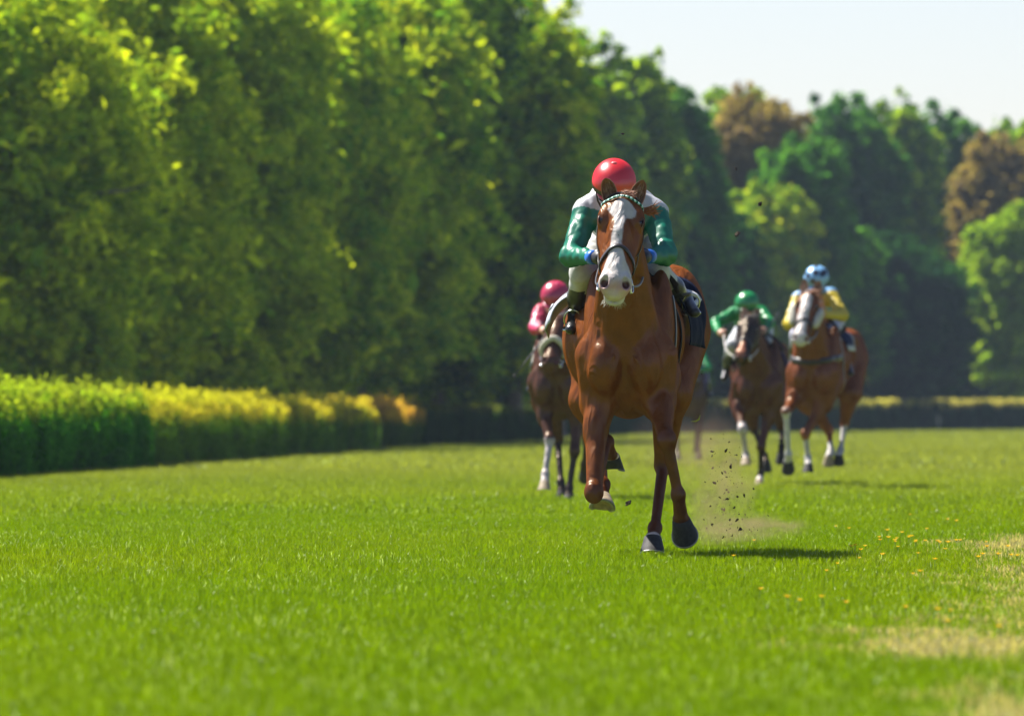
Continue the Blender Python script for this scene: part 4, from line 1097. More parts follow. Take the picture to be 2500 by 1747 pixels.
grass_mat = M('grass_blade', (.1, .2, .02), .45, .10, attr=True, gloss=(.014, .32, (1, 1, .9)), transl=(.5, (1.3, 1.3, .4)))
def blades(name, y0, y1, dens, hgt, wid, side, seed, dry=False, near_first=True):
    r = np.random.default_rng(seed)
    hw = lambda y: .0625 * y + side
    A = (y1 - y0) * (hw(y0) + hw(y1)); n = int(A * dens)
    y = r.uniform(y0, y1, n * 2); y = y[r.uniform(0, 1, n * 2) < hw(y) / hw(y1)][:n]; n = len(y)
    x = r.uniform(-1, 1, n) * hw(y)
    # straw patches along the right-hand edge
    edge = x - (.063 * y - .72 + .35 * (rnoise2(x, y * .2, 1.0, 5) - .5) * 2)
    pat = rnoise2(x, y * .14, .55, 11) * .5 + rnoise2(x, y * .3, .22, 12) * .5
    dryness = np.clip(edge * 1.3, 0, .6) * (y < 52) + (pat - .52) * 1.6 * np.clip((edge + .5) / .5, 0, 1)
    isdry = (dryness > r.uniform(.1, .75, n)) & (y < 60)
    h = hgt * r.uniform(.55, 1.25, n) * (1 + .35 * (rnoise2(x, y, .5, 3) - .5)) * np.where(isdry, .8, 1)
    w = wid * r.uniform(.6, 1.3, n)
    az = r.uniform(0, 2 * np.pi, n); lean = r.uniform(.05, .75, n) * np.where(isdry, 1.5, 1); la = r.uniform(0, 2 * np.pi, n)
    wx, wy = np.cos(az) * w / 2, np.sin(az) * w / 2
    lx, ly = np.cos(la) * lean * h, np.sin(la) * lean * h
    V = np.zeros((n, 5, 3), dtype=np.float32)
    V[:, 0] = np.stack([x - wx, y - wy, np.full(n, -.004)], 1); V[:, 1] = np.stack([x + wx, y + wy, np.full(n, -.004)], 1)
    V[:, 2] = np.stack([x + wx * .8 + lx * .35, y + wy * .8 + ly * .35, h * .6], 1); V[:, 3] = np.stack([x - wx * .8 + lx * .35, y - wy * .8 + ly * .35, h * .6], 1)
    V[:, 4] = np.stack([x + lx, y + ly, h * (1 - .25 * lean)], 1)
    # the tip is a collapsed edge so that every face has four corners
    idx = np.arange(n)[:, None] * 5
    F = np.concatenate([idx + np.array([[0, 1, 2, 3]]), idx + np.array([[3, 2, 4, 4]])])
    Ft = np.concatenate([idx + np.array([[0, 1, 2]]), idx + np.array([[0, 2, 3]]), idx + np.array([[3, 2, 4]])])
    big = rnoise2(x, y * .35, 2.5, 21); mid = rnoise2(x, y, .35, 22)
    g1 = np.array((.118, .198, .0005)); g2 = np.array((.172, .232, .004)); g3 = np.array((.050, .130, .006))
    t = np.clip(big * .8 + r.normal(0, .18, n), 0, 1)[:, None]; c = g1 * (1 - t) + g2 * t
    k = (np.clip(mid * 1.4 - .5, 0, 1) * .45 * r.uniform(0, 1, n))[:, None]; c = c * (1 - k) + g3 * k
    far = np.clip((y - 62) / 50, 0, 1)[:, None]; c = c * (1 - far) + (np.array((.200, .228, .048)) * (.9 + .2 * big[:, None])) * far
    pale = (r.uniform(0, 1, n) < .008 + .05 * np.clip(rnoise2(x, y * .4, .9, 31) * 2.4 - 1.3, 0, 1))[:, None]; c = np.where(pale, np.array((.36, .44, .26)), c)  # scattered pale blades, sun sparkle put into their colour
    c = np.where(isdry[:, None], np.array((.40, .34, .22)) * r.uniform(.65, 1.2, n)[:, None], c)
    c = c * r.uniform(.8, 1.2, n)[:, None]
    return V.reshape(-1, 3), Ft, np.repeat(c, 5, axis=0)
parts = [blades('a', 17.5, 40, 1700, .043, .0042, .9, 1), blades('b', 40, 62, 1350, .046, .0045, 1.2, 2), blades('c', 62, 110, 330, .060, .009, 2.5, 3), blades('d', 110, 230, 45, .065, .03, 5, 4), blades('e', 230, 460, 9, .07, .08, 8, 5)]
Vs = []; Fs = []; Cs = []; nv = 0
for V, F, C in parts: Vs.append(V); Fs.append(F + nv); Cs.append(C); nv += len(V)
g = np_mesh('grass', np.concatenate(Vs), np.concatenate(Fs), grass_mat, None, False, np.concatenate(Cs)); tag(g, 'short bright green turf with straw coloured patches at the right edge', 'grass', kind='stuff')

# ---------------------------------------------------------------- leaves
leaf_mat = M('leaf', (.06, .1, .02), .5, .0, attr=True, transl=(.56, (1.3, 1.35, .4)))
bark_mat = M('bark', (.14, .115, .09), .9, .2, noise=(6, .35), bump=(12, .8, .03))
def leaf_cloud(P, N, size, C, seed, elong=1.5):
    """one four-cornered leaf (or leaf spray) at each point"""
    r = np.random.default_rng(seed); n = len(P); s = size * (r.uniform(.55, 1.3, n) + .8 * (r.uniform(0, 1, n) < .06))[:, None]
    a = r.normal(size=(n, 3)); a -= N * np.sum(a * N, 1)[:, None]; a /= np.linalg.norm(a, axis=1)[:, None] + 1e-9; b = np.cross(N, a)
    bend = N * s * .15
    V = np.stack([P - a * s * .5 * elong, P - b * s * .38 + bend, P + a * s * .5 * elong, P + b * s * .38 + bend], 1).reshape(-1, 3)
    F = np.arange(n * 4).reshape(-1, 4)
    return V, F, np.repeat(C, 4, axis=0)

def tree(loc, height, crown_r, base_h, col, col2, nleaf, lsize, seed, label, group, nlobes=30, shape=1.0, limbs=True, trunk_r=.22, open_=0.0, extra=None, nb=330, holes=()):
    """broadleaf tree: trunk, limbs to lobes of foliage, each lobe a shell of leaf sprays"""
    r = np.random.default_rng(seed); root = empty('tree', loc); tag(root, label, 'tree', group)
    H = height; cz = (H + base_h) / 2; rz = (H - base_h) / 2
    lobes = []
    for i in range(nlobes):
        for _ in range(20):
            d = r.normal(size=3); d /= np.linalg.norm(d)
            rad = r.uniform(.1, .86) ** .6
            wv = 1 - .35 * max(0, d[2]) * (2 - shape)
            c = np.array((d[0] * crown_r * rad * wv, d[1] * crown_r * rad * wv * .85, cz + d[2] * rz * rad))
            lr = r.uniform(.26, .40) * crown_r * (1 - .25 * max(0, d[2]))
            if all(np.linalg.norm((c - l[0])) > .55 * lr for l in lobes): break
        c[2] = min(c[2], H - lr * .75)
        lobes.append((c, lr, r.uniform(0, 1)))
    if extra: lobes += extra
    w = np.array([l[1] ** 2 for l in lobes]); w /= w.sum(); Ps = []; Ns = []; Cs = []
    for (c, lr, tint), k in zip(lobes, (w * nleaf).astype(int)):
        # sub-clumps on the lobe give the light and dark masses
        nsub = 16; k = int(k * .45); sd = r.normal(size=(nsub, 3)); sd /= np.linalg.norm(sd, axis=1)[:, None]; sc = c + sd * lr * r.uniform(.55, .95, nsub)[:, None] * np.array((1, 1, .8))
        st = r.uniform(-.35, .35, nsub); wi = r.integers(0, nsub, k)
        d = r.normal(size=(k, 3)); d /= np.linalg.norm(d, axis=1)[:, None]
        p = sc[wi] + d * lr * .55 * (r.uniform(0, 1, k) ** (.45))[:, None] * np.array((1, 1, .75))
        out = p - c; out /= np.linalg.norm(out, axis=1)[:, None] + 1e-6
        nn = out * .5 + np.array((0, 0, .55)) + r.normal(size=(k, 3)) * .55; nn /= np.linalg.norm(nn, axis=1)[:, None]
        t = np.clip(tint * .6 + st[wi] + .3 + r.normal(0, .16, k), 0, 1)[:, None]
        cc = (np.array(col) * (1 - t) + np.array(col2) * t) * r.uniform(.75, 1.25, k)[:, None]
        Ps.append(p); Ns.append(nn); Cs.append(cc)
    # continuous body of the crown (inner filling), then many small boughs of leaves standing out of it
    dep = 1.3 if loc[1] < 216 else .85
    def hull(d): return (1 + .16 * nz3(d, 2.6, seed) + .09 * nz3(d, 7.0, seed + 1))[:, None] * (np.abs(d) ** .85 * np.sign(d)) * np.array((crown_r * .95, crown_r * dep, rz * .98))
    k = int(nleaf * .75); d = r.normal(size=(k, 3)); d /= np.linalg.norm(d, axis=1)[:, None]
    p = np.array((0, 0, cz)) + hull(d) * .86 * (r.uniform(0, 1, k) ** .3)[:, None]
    g_ = nz3(p, 2.2, seed + 2) + .7 * nz3(p, 5, seed + 3); keep = g_ > -.5 + open_; p = p[keep]; k = len(p)
    nn = d[keep] * .35 + np.array((0, 0, .35)) + r.normal(size=(k, 3)) * .7; nn /= np.linalg.norm(nn, axis=1)[:, None]
    t = np.clip(.3 + r.normal(0, .18, k), 0, 1)[:, None]
    Ps.append(p); Ns.append(nn); Cs.append((np.array(col) * (1 - t) + np.array(col2) * t) * r.uniform(.75, 1.25, k)[:, None])
    nc = int(nb * (1.4 if dep > 1 else 1)); d = r.normal(size=(nc, 3)); d[:, 1] -= .25 * np.abs(d[:, 1]); d /= np.linalg.norm(d, axis=1)[:, None]
    cc_ = np.array((0, 0, cz)) + hull(d) * r.uniform(.68, .93, nc)[:, None]; cr2 = crown_r * r.uniform(.05, .15, nc); ct = np.clip(r.normal(.48, .34, nc), 0, 1.25)
    k = int(nleaf * (2.1 if dep > 1 else 1.5)); wi = r.choice(nc, k, p=cr2 ** 2 / np.sum(cr2 ** 2)); o_ = r.normal(size=(k, 3)); o_ /= np.linalg.norm(o_, axis=1)[:, None]
    o_ = o_ * (r.uniform(0, 1, k) ** .5 * cr2[wi])[:, None] * np.array((1, 1, .55)) + d[wi] * np.array((1, 1, .3)) * (r.normal(0, .5, k) * cr2[wi])[:, None] + r.normal(0, .10, (k, 3)) * crown_r * .35
    p = cc_[wi] + o_; p[:, 2] -= .35 * (o_[:, 0] ** 2 + o_[:, 1] ** 2) / cr2[wi]
    nn = o_ / cr2[wi][:, None] * .4 + np.array((-.12, -.1, .55)) + r.normal(size=(k, 3)) * .5; nn /= np.linalg.norm(nn, axis=1)[:, None]
    t = np.clip(ct[wi] + r.normal(0, .38, k), 0, 1.8)[:, None]
    Ps.append(p); Ns.append(nn); Cs.append(np.clip((np.array(col) * (1 - t) + np.array(col2) * t), .003, 1) * r.uniform(.75, 1.25, k)[:, None])
    P = np.concatenate(Ps); N = np.concatenate(Ns); C = np.concatenate(Cs)
    P[:, 2] = np.minimum(P[:, 2], H + r.uniform(-.3, .1, len(P)))
    ok = (P[:, 2] > base_h * .5)
    for (hx, hz_, hr_) in holes: ok &= (np.hypot(P[:, 0] - hx, P[:, 2] - hz_) > hr_ * (1 + .35 * nz3(P, 3.5, 77))) | (r.uniform(0, 1, len(P)) < .10)
    V, F, CC = leaf_cloud(P[ok], N[ok], lsize, C[ok], seed)
    np_mesh('crown', V, F, leaf_mat, root, False, CC)
    mb = MB(); lean = r.normal(0, .03, 2) * H; tp = Vector((lean[0], lean[1], H * .62))
    tpts = [Vector((0, 0, -.15)), Vector((lean[0] * .1, lean[1] * .1, H * .15)), Vector((lean[0] * .5 + .1, lean[1] * .5, H * .38)), tp]
    mb.tube([Vector((0, 0, -.1)), Vector((0, 0, .25))] + tpts[1:], [trunk_r * 1.6, trunk_r * 1.15, trunk_r, trunk_r * .75, trunk_r * .35], 10)
    trunk = mb.build('trunk', bark_mat, root)
    if limbs:
        lb = MB()
        for i, (c, lr, _) in enumerate(lobes[:14]):
            t = r.uniform(.3, .95); p0 = tpts[1].lerp(tp, t) if t > .5 else tpts[1].lerp(tpts[2], t * 1.6)
            p1 = Vector(c); mid = p0.lerp(p1, .5) + Vector((0, 0, .25 * (p1 - p0).length * .4)) + Vector(r.normal(0, .15, 3))
            rr = trunk_r * .38; lb.tube([p0, p0.lerp(mid, .5), mid, mid.lerp(p1, .6), p1], [rr, rr * .8, rr * .6, rr * .4, rr * .2], 6)
            for q in range(3):
                e = p1 + Vector(r.normal(0, lr * .6, 3)); lb.tube([mid.lerp(p1, .4 + .2 * q), e.lerp(p1, .4), e], [rr * .28, rr * .18, rr * .06], 4)
        lb.build('limb', bark_mat, trunk)
    return root

def UL(u, v, y): return WP(u, v, y)
G1 = (.165, .28, .020); G1b = (.48, .53, .024)         # light yellow green, left bank
G2 = (.032, .120, .026); G2b = (.095, .24, .028); G4 = (.012, .050, .018); G4b = (.030, .10, .022)          # deep green; G4 pair darker, with shade put into the colour
G3 = (.115, .25, .020); G3b = (.36, .48, .024)
BR = (.17, .13, .060); BRb = (.32, .23, .11)            # copper, young brown leaves
GRPL = 'tall trees standing close together behind the left hedge'; GRPR = 'trees of the wood beyond the far hedge'
def T_(u, y, vtop, r_u, base, *a, **k):
    x = WP(u, 0, y).x; s = SU(y); top = CAM_H + (921.7 - vtop + (26 if 280 < y and vtop < 310 else 0)) / s; r_u *= 1.34 if y < 216 else 1.0
    return tree((x, y, 0), top, r_u / s, base, *a, **k)
# left bank: tops run out of the frame
tr1 = T_(-60, 150, -170, 330, .6, G1, G1b, 25500, 0.144, 101, 'yellow green tree at the left edge of the picture with grey limbs showing', GRPL, nlobes=44)
x1_ = WP(-60, 0, 150).x; lb = MB()
for pth, r0 in (([(45, 560, 148.0), (70, 520, 147.8), (120, 470, 147.5), (195, 436, 147.4), (290, 425, 147.4)], .07), ([(18, 540, 148.2), (30, 400, 148.0), (14, 260, 147.9), (34, 150, 148.1)], .045), ([(0, 92, 148.1), (90, 96, 147.8), (150, 70, 148)], .035), ([(290, 425, 147.4), (340, 410, 147.8)], .02)):
    P_ = [WP(*q) - Vector((x1_, 150, 0)) for q in pth]; lb.tube(P_, [r0 * (1 - .6 * i / (len(P_) - 1)) for i in range(len(P_))], 8)
lb.build('limb', M('grey_bark', (.09, .08, .065), .9, .1, noise=(6, .35)), tr1)
T_(190, 163, -260, 300, .5, G1, G1b, 25500, 0.150, 102, 'tall light green tree second from the left, its leaves flecked yellow', GRPL, nlobes=44)
T_(430, 177, -240, 270, .5, G1, G1b, 23800, 0.150, 103, 'tall tree behind the join of the green and yellow hedges', GRPL, nlobes=44)
T_(600, 190, -150, 250, .5, G3, G1b, 23800, 0.163, 104, 'tree with a bright yellow branch, behind the middle of the yellow hedge', GRPL, nlobes=44)
T_(800, 203, -140, 235, .5, G3, G1b, 23800, 0.163, 105, 'dark green tree behind the end of the yellow hedge', GRPL, nlobes=44)
T_(985, 214, -130, 210, .5, G2, G3b, 20400, 0.175, 106, 'tree with small sky gaps in its upper crown, left of the red helmet', GRPL, holes=((.55, 9.3, .55), (.95, 8.7, .4), (-.2, 8.2, .25)), nlobes=44)
T_(1150, 215, -75, 165, .6, G3, G1b, 18700, 0.175, 107, 'tall tree whose edge borders the open sky, at the right end of the left row', GRPL, nlobes=44)
T_(1250, 235, 190, 130, .4, G3, G1b, 13600, 0.188, 108, 'lower yellow green tree directly behind the red helmet', GRPL, nlobes=44)
T_(70, 178, -330, 300, .5, G1, G1b, 16000, .2, 111, 'dark tree in the second row at the far left', GRPL, limbs=False)
T_(520, 194, -300, 330, .5, G3, G1b, 16000, .2, 112, 'dark tree in the second row behind the yellow hedge', GRPL, limbs=False)
T_(315, 176, -230, 200, .5, G1, G1b, 15000, .17, 114, 'light green tree squeezed between two larger ones above the bright hedge', GRPL, limbs=False)
T_(705, 204, -170, 190, .5, G3, G1b, 15000, .17, 115, 'narrow tree squeezed between two others above the yellow hedge', GRPL, limbs=False)
T_(880, 225, 190, 250, .5, G2, G3b, 15000, .22, 113, 'dark tree in the second row left of the sky gap', GRPL, limbs=False)
# right bank
RB = [
    (1310, 292, 88, 150, G2, G3b, 'round green tree just right of the tall left row, its top against the sky'),
    (1425, 300, 108, 130, G2, G3b, 'bright topped green tree above the red helmet, left of the copper tree'),
    (1520, 318, 185, 130, G2, G2b, 'dark green tree between the round tree and the copper tree'),
    (1690, 345, 190, 165, BR, BRb, 'copper brown tree with a broad crown above the green rider'),
    (1655, 372, 178, 120, G3, G3b, 'green tree top showing behind the copper brown crown'),
    (1790, 340, 300, 140, G2, G2b, 'deep green tree in front of the copper one, above the green helmet'),
    (1905, 375, 195, 140, G2, G2b, 'dark rounded tree above the blue helmet, highest of its stretch of wood'),
    (2010, 385, 203, 120, G2, G3b, 'green tree right of the dark rounded one with pale gaps in the crown'),
    (2120, 395, 240, 130, G2, G2b, 'dark green tree left of the brown tree at the right edge'),
    (2240, 400, 262, 110, G2, G3b, 'green tree behind the right brown tree, its top against the sky'),
    (2240, 372, 300, 120, BR, BRb, 'thin leaved brownish tree near the right edge'),
    (2330, 385, 290, 120, G3, G3b, 'green tree at the upper right edge of the picture'),
    (1700, 338, 400, 150, G3, G1b, 'bright green leafy bush tree under the copper crown'),
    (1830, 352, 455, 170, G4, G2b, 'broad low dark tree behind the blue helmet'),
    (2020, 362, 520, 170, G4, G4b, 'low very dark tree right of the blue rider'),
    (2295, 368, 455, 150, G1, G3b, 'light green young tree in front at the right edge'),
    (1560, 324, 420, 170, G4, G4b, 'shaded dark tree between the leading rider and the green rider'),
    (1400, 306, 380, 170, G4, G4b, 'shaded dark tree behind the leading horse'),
]
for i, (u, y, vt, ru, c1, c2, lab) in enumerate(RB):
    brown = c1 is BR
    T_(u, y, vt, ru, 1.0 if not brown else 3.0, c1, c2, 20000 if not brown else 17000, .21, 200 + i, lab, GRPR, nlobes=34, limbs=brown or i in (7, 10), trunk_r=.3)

# the wood further in and its undergrowth: reads as one dark mass
def mass(name, pts, hgt, depth, n, size, c1, c2, seed, label, z0=0.0, ragged=.25, cat='undergrowth'):
    r = np.random.default_rng(seed); P = np.array([(p[0], p[1]) for p in pts]); seg = np.linalg.norm(np.diff(P, axis=0), axis=1); cum = np.concatenate([[0], np.cumsum(seg)])
    hs = np.array([p[2] if len(p) > 2 else hgt for p in pts])
    t = r.uniform(0, cum[-1], n); x = np.interp(t, cum, P[:, 0]); y = np.interp(t, cum, P[:, 1]); hh = np.interp(t, cum, hs)
    top = hh * (1 + ragged * (2 * rnoise2(t, t * 0, 1.2, seed) - 1) + ragged * .6 * (2 * rnoise2(t, t * 0 + 5, .4, seed + 1) - 1))
    z = z0 + top * r.uniform(0, 1, n) ** .8; y = y + r.uniform(0, depth, n)
    N = r.normal(size=(n, 3)) * .6 + np.array((-.2, -.5, .5)); N /= np.linalg.norm(N, axis=1)[:, None]
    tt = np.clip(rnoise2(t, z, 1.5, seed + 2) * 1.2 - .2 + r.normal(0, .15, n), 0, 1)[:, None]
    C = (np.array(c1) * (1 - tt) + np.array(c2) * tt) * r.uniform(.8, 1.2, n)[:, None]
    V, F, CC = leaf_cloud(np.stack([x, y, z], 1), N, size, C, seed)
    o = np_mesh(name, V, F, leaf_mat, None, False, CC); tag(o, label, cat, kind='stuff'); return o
def XY(u, y): return (WP(u, 0, y).x, y)
mass('woodland_undergrowth', [(*XY(1180, 272), 3.5), (*XY(1500, 318), 5.0), (*XY(1900, 365), 5.5), (*XY(2150, 385), 6.5), (*XY(2500, 440), 6)], 5, 14, 60000, .34, (.006, .020, .010), (.014, .045, .014), 301, 'dark shaded undergrowth at the foot of the far wood')  # deep shade under the trees put into the leaf colours
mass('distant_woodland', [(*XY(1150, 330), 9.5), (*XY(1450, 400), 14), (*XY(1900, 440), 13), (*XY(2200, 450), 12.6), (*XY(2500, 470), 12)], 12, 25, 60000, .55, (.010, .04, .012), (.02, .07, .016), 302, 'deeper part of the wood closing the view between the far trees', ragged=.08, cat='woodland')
mass('bank_undergrowth', [(*XY(-400, 175), 4.5), (*XY(300, 190), 5.0), (*XY(800, 215), 4.5), (*XY(1250, 262), 4)], 4, 10, 60000, .2, (.010, .032, .010), (.028, .07, .014), 303, 'shaded bushes under the tall trees of the left row')  # dark leaf colours carry the shade below the crowns

# ---------------------------------------------------------------- hedges
def hedge(p0, p1, h0, h1, depth, n, size, body, body2, tip, tip2, tipfrac, seed, label, group, shoots=True, ragged=.10, name='hedge'):
    """clipped hedge: dense leaf shell over a woody core, fresh shoots on top"""
    r = np.random.default_rng(seed); p0 = np.array(p0); p1 = np.array(p1); L_ = np.linalg.norm(p1 - p0); d = (p1 - p0) / L_; nrm = np.array((d[1], -d[0]))
    if nrm[0] < 0 and abs(d[1]) > .5: nrm = -nrm
    root = empty(name, (p0[0], p0[1], 0)); tag(root, label, 'hedge', group)
    t = r.uniform(0, 1, n); face = r.uniform(0, 1, n); hh = h0 + (h1 - h0) * t
    hh = hh * (1 + ragged * (2 * rnoise2(t * L_, t * 0, .55, seed) - 1) + ragged * .5 * (2 * rnoise2(t * L_, t * 0 + 3, .2, seed + 1) - 1))
    ontop = face < .34
    z = np.where(ontop, hh - r.uniform(0, .10, n) ** 1, hh * r.uniform(0, 1, n))
    bul = .22 * (rnoise2(t * L_, z, .45, seed + 4) - .5)
    dep = np.where(ontop, r.uniform(0, depth, n), r.uniform(-.05, .10, n) + bul)
    # depth measured from the track side inwards
    X = d[0] * t * L_ - nrm[0] * dep; Y = d[1] * t * L_ - nrm[1] * dep
    rel = z / hh
    N = np.where(ontop[:, None], np.array((0, 0, 1.0)), np.array((nrm[0], nrm[1], .25))) + r.normal(size=(n, 3)) * .5; N /= np.linalg.norm(N, axis=1)[:, None]
    k = np.clip((rel - (1 - tipfrac) - .10 * (2 * rnoise2(t * L_, t * 0 + 9, .35, seed + 2) - 1)) / .20 + r.normal(0, .22, n), 0, 1)[:, None]
    q = np.clip(rnoise2(t * L_, z * .6, .3, seed + 3) + r.normal(0, .2, n), 0, 1)[:, None]
    C = (np.array(body) * (1 - q) + np.array(body2) * q) * (1 - k) + (np.array(tip) * (1 - q) + np.array(tip2) * q) * k
    C = C * (r.uniform(.7, 1.3, n) * (.55 + .9 * rnoise2(t * L_, z * .25, .22, seed + 8)))[:, None]
    V, F, CC = leaf_cloud(np.stack([X, Y, z], 1), N, size, C, seed); Vs = [V]; Fs = [F]; Cs = [CC]
    if shoots:                                           # upright leafy shoots
        m = int(L_ * 34); tt = r.uniform(0, 1, m); dd = r.uniform(0, depth, m); hb = h0 + (h1 - h0) * tt; ln = r.uniform(.05, .24, m) * (.6 + rnoise2(tt * L_, tt * 0, .8, seed + 7))
        P = []; Cc = []; NN = []
        for j in range(6):
            P.append(np.stack([d[0] * tt * L_ - nrm[0] * dd, d[1] * tt * L_ - nrm[1] * dd, hb * .97 + ln * (j / 5)], 1) + r.normal(0, .018, (m, 3)))
            Cc.append((np.array(tip) * (1 - tt[:, None]) + np.array(tip2) * tt[:, None]) * r.uniform(.7, 1.3, m)[:, None] * (.75 + .1 * j)); NN.append(r.normal(size=(m, 3)) + np.array((.3, -.6, .3)))
        P = np.concatenate(P); NN = np.concatenate(NN); NN /= np.linalg.norm(NN, axis=1)[:, None]
        V, F, CC = leaf_cloud(P, NN, size * .9, np.concatenate(Cc), seed + 9); Fs.append(F + len(Vs[0])); Vs.append(V); Cs.append(CC)
    np_mesh('foliage', np.concatenate(Vs), np.concatenate(Fs), leaf_mat, root, False, np.concatenate(Cs))
    cm = MB(); a = .12; nn_ = 8; V = []; F = []
    for i in range(nn_ + 1):
        q = i / nn_; c = d * L_ * q; hq = (h0 + (h1 - h0) * q) * (.86 if 0 < i < nn_ else .8)
        for dd, z in ((a, .0), (a, hq), (depth - a, hq), (depth - a, .0)): V.append((c[0] - nrm[0] * dd, c[1] - nrm[1] * dd, z))
    for i in range(nn_):
        for j in range(4): F.append((i * 4 + j, (i + 1) * 4 + j, (i + 1) * 4 + (j + 1) % 4, i * 4 + (j + 1) % 4))
    F.append((0, 1, 2, 3)); F.append((nn_ * 4 + 3, nn_ * 4 + 2, nn_ * 4 + 1, nn_ * 4))
    cm.add(V, F); cm.build('branches', bark_dark, root, smooth=False)
bark_dark = M('hedge_core', (.02, .024, .012), .95, .1, noise=(8, .4))
HG = 'hedges along the left side of the track'
def gp(u, v):                       # ground point seen at (u, v)
    y = F2295 * CAM_H / (v - 921.7); return (WP(u, v, y).x, y)
A0 = np.array(gp(0, 1072)); A1 = np.array(gp(328, 1048)); A2 = np.array(gp(838, 1009)); A3 = np.array(gp(940, 1000)); A4 = np.array(gp(1215, 988))
A00 = A0 + (A0 - A1) * .8
hedge(A00, A1, 1.03, .95, 1.1, 42000, .060, (.025, .13, .010), (.065, .24, .014), (.17, .27, .014), (.27, .31, .03), .30, 401, 'bright green clipped hedge at the left edge, nearest to the camera', HG)
hedge(A1 + (A2 - A1) * .004, A2, .93, .80, 1.0, 60000, .062, (.055, .14, .012), (.12, .22, .018), (.32, .33, .020), (.48, .37, .045), .32, 402, 'long hedge with yellow tips behind the bright green one', HG)
hedge(A2 + (A3 - A2) * .26, A3, .86, .82, 1.0, 14000, .07, (.030, .085, .014), (.07, .12, .016), (.50, .27, .07), (.50, .34, .05), .34, 403, 'short hedge section with orange tips at the end of the yellow one', HG)
hedge(A3 + (A4 - A3) * .02, A4, .90, .86, 1.0, 26000, .085, (.016, .050, .018), (.03, .075, .018), (.10, .12, .03), (.16, .15, .03), .14, 404, 'dark low hedge behind the pink rider', HG, shoots=False)
B0 = np.array(gp(1218, 982)); B1 = np.array((WP(1420, 0, 285).x, 285)); B2 = np.array((WP(2060, 0, 338).x, 338)); B3 = np.array((WP(2420, 0, 362).x, 362))
FG = 'far hedges crossing behind the runners'
hedge(B0, B1, .95, 1.15, 1.5, 22000, .10, (.014, .045, .024), (.022, .060, .026), (.10, .11, .03), (.15, .14, .04), .12, 405, 'dark far hedge behind the legs of the leading horse', FG, shoots=False)
hedge(B1 + (B2 - B1) * .003, B2, 1.12, 1.15, 1.6, 60000, .13, (.014, .045, .026), (.022, .060, .030), (.34, .30, .10), (.42, .36, .13), .16, 406, 'long dark far hedge with a dry top painted sunlit behind the two right runners', FG, shoots=False)  # dried top leaves, sunlight on them put into the tip colours
hedge(B2 + (B3 - B2) * .004, B3, 1.16, 1.22, 1.8, 34000, .16, (.014, .045, .028), (.022, .058, .030), (.42, .36, .14), (.48, .40, .17), .18, 407, 'far hedge with a dry top painted sunlit at the right edge', FG, shoots=False)  # sunlight on the dried top painted into the tips here too

# ---------------------------------------------------------------- rails and posts
white_paint = M('white_paint', (.62, .64, .64), .5, .4, noise=(12, .1))
dull_paint = M('weathered_paint', (.16, .18, .18), .7, .2, noise=(12, .1))  # plain dull grey, darker than the white paint
def post(u, v, y, h, w, label, tilt=0):
    s = SU(y); x = WP(u, 0, y).x; mb = MB(); mb.tube([(0, 0, -.1), (math.sin(tilt) * h * .5, 0, h * .5), (math.sin(tilt) * h, 0, h * .97), (math.sin(tilt) * h, 0, h)], [w, w, w, w * .6], 10)
    o = mb.build('marker_post', white_paint if v == 0 and y < 300 else dull_paint, None, loc=(x, y, 0)); tag(o, label, 'post', 'white posts in front of the hedges')
yp = F2295 * CAM_H / (996 - 921.7); post(965, 0, yp - 1, .36, .028, 'small leaning white post in front of the dark low hedge', .12)
post(2104, 0, 333, .62, .035, 'faint white post in front of the far right hedge')
def rail(u0, u1, y, h, label, npost=3):
    x0 = WP(u0, 0, y).x; x1 = WP(u1, 0, y).x; root = empty('running_rail', (x0, y, 0)); tag(root, label, 'rail'); mb = MB(); L_ = x1 - x0
    mb.tube([(0, 0, h), (L_ * .5, 0, h + .01), (L_, 0, h)], .045, 10); mb.build('top_rail', white_paint, root)
    for i in range(npost):
        m2 = MB(); xx = L_ * (i + .15) / (npost - .7); m2.tube([(xx, .02, -.1), (xx, .04, h * .5), (xx, .03, h)], .04, 8); m2.build('post', white_paint, root)
rail(1118, 1235, 228, .56, 'pale rail on posts in front of the dark low hedge beside the brown horse')

# ---------------------------------------------------------------- flowers
fm = simple_mat('yellow_petal', (.70, .44, .006), .5, transl=(.4, (1, .9, .5))); stm = simple_mat('flower_stem', (.08, .16, .02), .6)
def flower_mesh(seed):
    r = np.random.RandomState(seed); mb = MB(); h = r.uniform(.055, .085); tip = Vector((r.normal() * .012, r.normal() * .012, h))
    for k in range(6):
        a = 2 * math.pi * k / 6 + r.uniform(-.2, .2); d = Vector((math.cos(a), math.sin(a), .55)); s_ = Vector((-math.sin(a), math.cos(a), 0))
        mb.add([tip, tip + d * .009 + s_ * .006, tip + d * .018, tip + d * .009 - s_ * .006], [(0, 1, 2, 3)])
    mb.ell(tip + Vector((0, 0, .003)), (.005, .005, .004), None, 6, 4)
    return mb, tip
protos = []
fr = np.random.RandomState(12); spots = []
clusters = [(1975, 1237, 60, 14, 22), (2140, 1240, 60, 8, 14), (2060, 1185, 60, 22, 12), (2200, 1270, 70, 12, 12), (1930, 1250, 30, 14, 8), (2290, 1265, 60, 16, 8), (2100, 1300, 120, 30, 6)]
for (u, v, su, sv, n) in clusters:
    for i in range(int(n * .6)): spots.append((u + fr.normal() * su, v + fr.normal() * sv))
spots += [(1765, 1386), (1790, 1372), (1850, 1372), (1700, 1352), (2032, 1392), (2110, 1408), (2130, 1404), (2122, 1420), (1645, 1270), (1880, 1285), (2240, 1440), (1905, 1385), (2060, 1320), (1690, 1230)]
